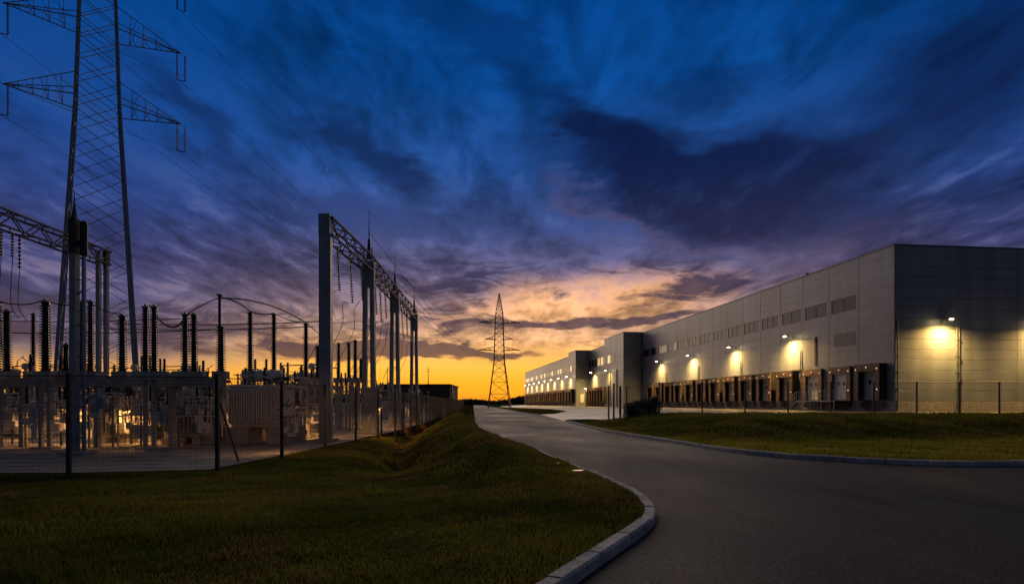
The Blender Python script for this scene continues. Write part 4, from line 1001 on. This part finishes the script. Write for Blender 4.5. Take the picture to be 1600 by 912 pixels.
for i in range(13): pipe_frame((25, 88, 152, 212, 262, 318, 362, 405, 452, 487, 522, 548, 600)[i], (28.6, 27.6, 29.0, 28.4, 29.6, 27.0, 31.4, 31.0, 32.5, 38.0, 39.0, 45, 52)[i], rng.uniform(1.3, 2.3), rng.uniform(3.1, 3.9),
    'thin pipework frame with small boxes, number '+('one', 'two', 'three', 'four', 'five', 'six', 'seven', 'eight', 'nine', 'ten', 'eleven', 'twelve', 'thirteen')[i]+' from the left, behind the fence')

for i in range(14): pipe_frame((12, 40, 58, 92, 128, 158, 188, 214, 250, 276, 312, 460, 494, 470)[i], (26.2, 27.2, 24.8, 25.4, 26.6, 25.0, 27.4, 26.2, 25.6, 27.0, 25.8, 27.0, 30.5, 33.5)[i], rng.uniform(.9, 1.7), rng.uniform(1.7, 2.7),
    'low cluster of pipes and valve boxes, '+('first', 'second', 'third', 'fourth', 'fifth', 'sixth', 'seventh', 'eighth', 'ninth', 'tenth', 'eleventh', 'twelfth', 'last', 'thirteenth')[i]+' from the left under the insulators', 'low pipe clusters under the insulators', 12, 6)

# far low building and skyline
fb = thing('low_building', 'long low dark flat-roofed building beyond the substation on the horizon', 'building', (0, 0, 0))
y = 205; x0, x1 = XO(586, y), XO(703, y); zt = ZO(602, y)
MB().box(x0, x1, y, y+30, -.3, zt).build('wall', 'far_wall', fb); MB().box(x0-.3, x1+.3, y-.3, y+30.3, zt, zt+.5).build('roof', 'joint', fb)
for i in range(6): MB().box(x0+2+i*4, x0+4.6+i*4, y-.06, y+.0, 2.2, 3.6).build('window', 'glass_dark', fb)
MB().box(x1+.31, x1+.9, y, y+1, -.3, zt+.1).build('pier', 'steel', fb)
for i, px in enumerate((605, 669)):
    m = thing('antenna_mast', ('thin antenna mast on the left of the low horizon building', 'thin antenna mast on the right of the low horizon building')[i], 'mast', (XO(px, y+5), y+5, zt+.5))
    MB().tube((0, 0, 0), (0, 0, 6.5), .18, .05, 5).build('mast', 'dark_steel', m); MB().box(-.7, .7, -.04, .04, 4.4, 4.55).build('crossbar', 'dark_steel', m); MB().box(-.4, .4, -.04, .04, 5.3, 5.42).build('crossbar', 'dark_steel', m)
b = MB()
for i in range(16000):
    x = nrng.uniform(-700, 420); y = nrng.uniform(560, 720); h = nrng.uniform(3.5, 8)*(1+.35*math.sin(x*.03)+.2*math.sin(x*.11)); r = h*nrng.uniform(.18, .42); a = nrng.uniform(0, 6)
    k = len(b.v); b.v += [(x+r*math.cos(a+q), y+r*math.sin(a+q), -1) for q in (0, 2.1, 4.2)]+[(x+r*.8*math.cos(a+q), y+r*.8*math.sin(a+q), h*.5) for q in (0, 2.1, 4.2)]+[(x, y, h)]
    b.f += [(k+i_, k+(i_+1) % 3, k+3+(i_+1) % 3, k+3+i_) for i_ in range(3)]+[(k+3+i_, k+3+(i_+1) % 3, k+6) for i_ in range(3)]
o = b.build('far_wood', 'wood_far', kind='stuff'); o['label'] = 'dark line of distant woodland along the horizon'; o['category'] = 'woodland'

# ------------------------------------------------------------------ grass blades (near verge and right-hand bank)
def grass(name, n, xr, yr, left, hh, label, mat='blade', bank=False):
    y = yr[0]*(yr[1]/yr[0])**nrng.random(int(n*2.2)); x = nrng.uniform(xr[0], xr[1], int(n*2.2))
    vis = np.abs(x) < y*.9+1; x, y = x[vis], y[vis]
    dl, hl, hr_ = height(x, y)
    if left: ok = (dl > .16) & ~((dl > 2.5) & (dl < 4.9) & (y > 12+nrng.uniform(-2.5, 2.5, len(y))) & (nrng.random(len(y)) < .62)) & (sdist(FENCE, x, y) < -.1); z = hl
    else: dt = -sdist(toe, x, y); ok = (np.where(bank, dt > -.6, dt < .3)) & (dl < 0) & (~inpoly(ROAD, x, y)) & (~inpoly(YARD, x, y)) & (np.abs(sdist(RK, x, y)) > .18); z = hr_
    x, y, z = x[ok][:n], y[ok][:n], z[ok][:n]; m = len(x)
    patch = .6+.5*np.sin(x*1.7+np.sin(y*1.1))*np.sin(y*1.3+.5*x)+.25*nrng.random(m)
    tuft = np.sin(x*5.1+2*np.sin(y*3.7))*np.sin(y*4.3+1.5*np.sin(x*2.9)); h = hh*np.clip(patch, .25, 1.3)*nrng.uniform(.4, 1.3, m)*(1+1.6*np.clip(tuft-.62, 0, 1)/.38*nrng.random(m)); w = .004+.0007*y; a = nrng.uniform(0, 6.28, m); ln = nrng.uniform(.1, .8, m)*h; a2 = nrng.uniform(0, 6.28, m)
    V = np.empty((m, 3, 3)); c, s = np.cos(a)*w, np.sin(a)*w
    V[:, 0] = np.stack([x-c, y-s, z-.01], 1); V[:, 1] = np.stack([x+c, y+s, z-.01], 1); V[:, 2] = np.stack([x+np.cos(a2)*ln, y+np.sin(a2)*ln, z+h], 1)
    me = bpy.data.meshes.new(name); me.vertices.add(m*3); me.vertices.foreach_set('co', V.ravel()); me.loops.add(m*3); me.loops.foreach_set('vertex_index', np.arange(m*3, dtype=np.int32))
    me.polygons.add(m); me.polygons.foreach_set('loop_start', np.arange(0, m*3, 3, dtype=np.int32)); me.materials.append(MT[mat]); me.update(calc_edges=True); me.validate()
    o = link(name, me, kind='stuff'); o['label'] = label; o['category'] = 'grass'
grass('grass', 360000, (-24, 3), (4.0, 70), True, .075, 'short dark mown grass covering the verge between fence and kerb')
grass('grass', 150000, (4, 50), (14.5, 45), False, .08, 'yellow green lawn strip between the road and the bank on the right', 'blade_lit')
grass('grass', 90000, (4, 40), (22, 47), False, .13, 'rough darker grass covering the bank below the warehouse fence', 'blade', True)
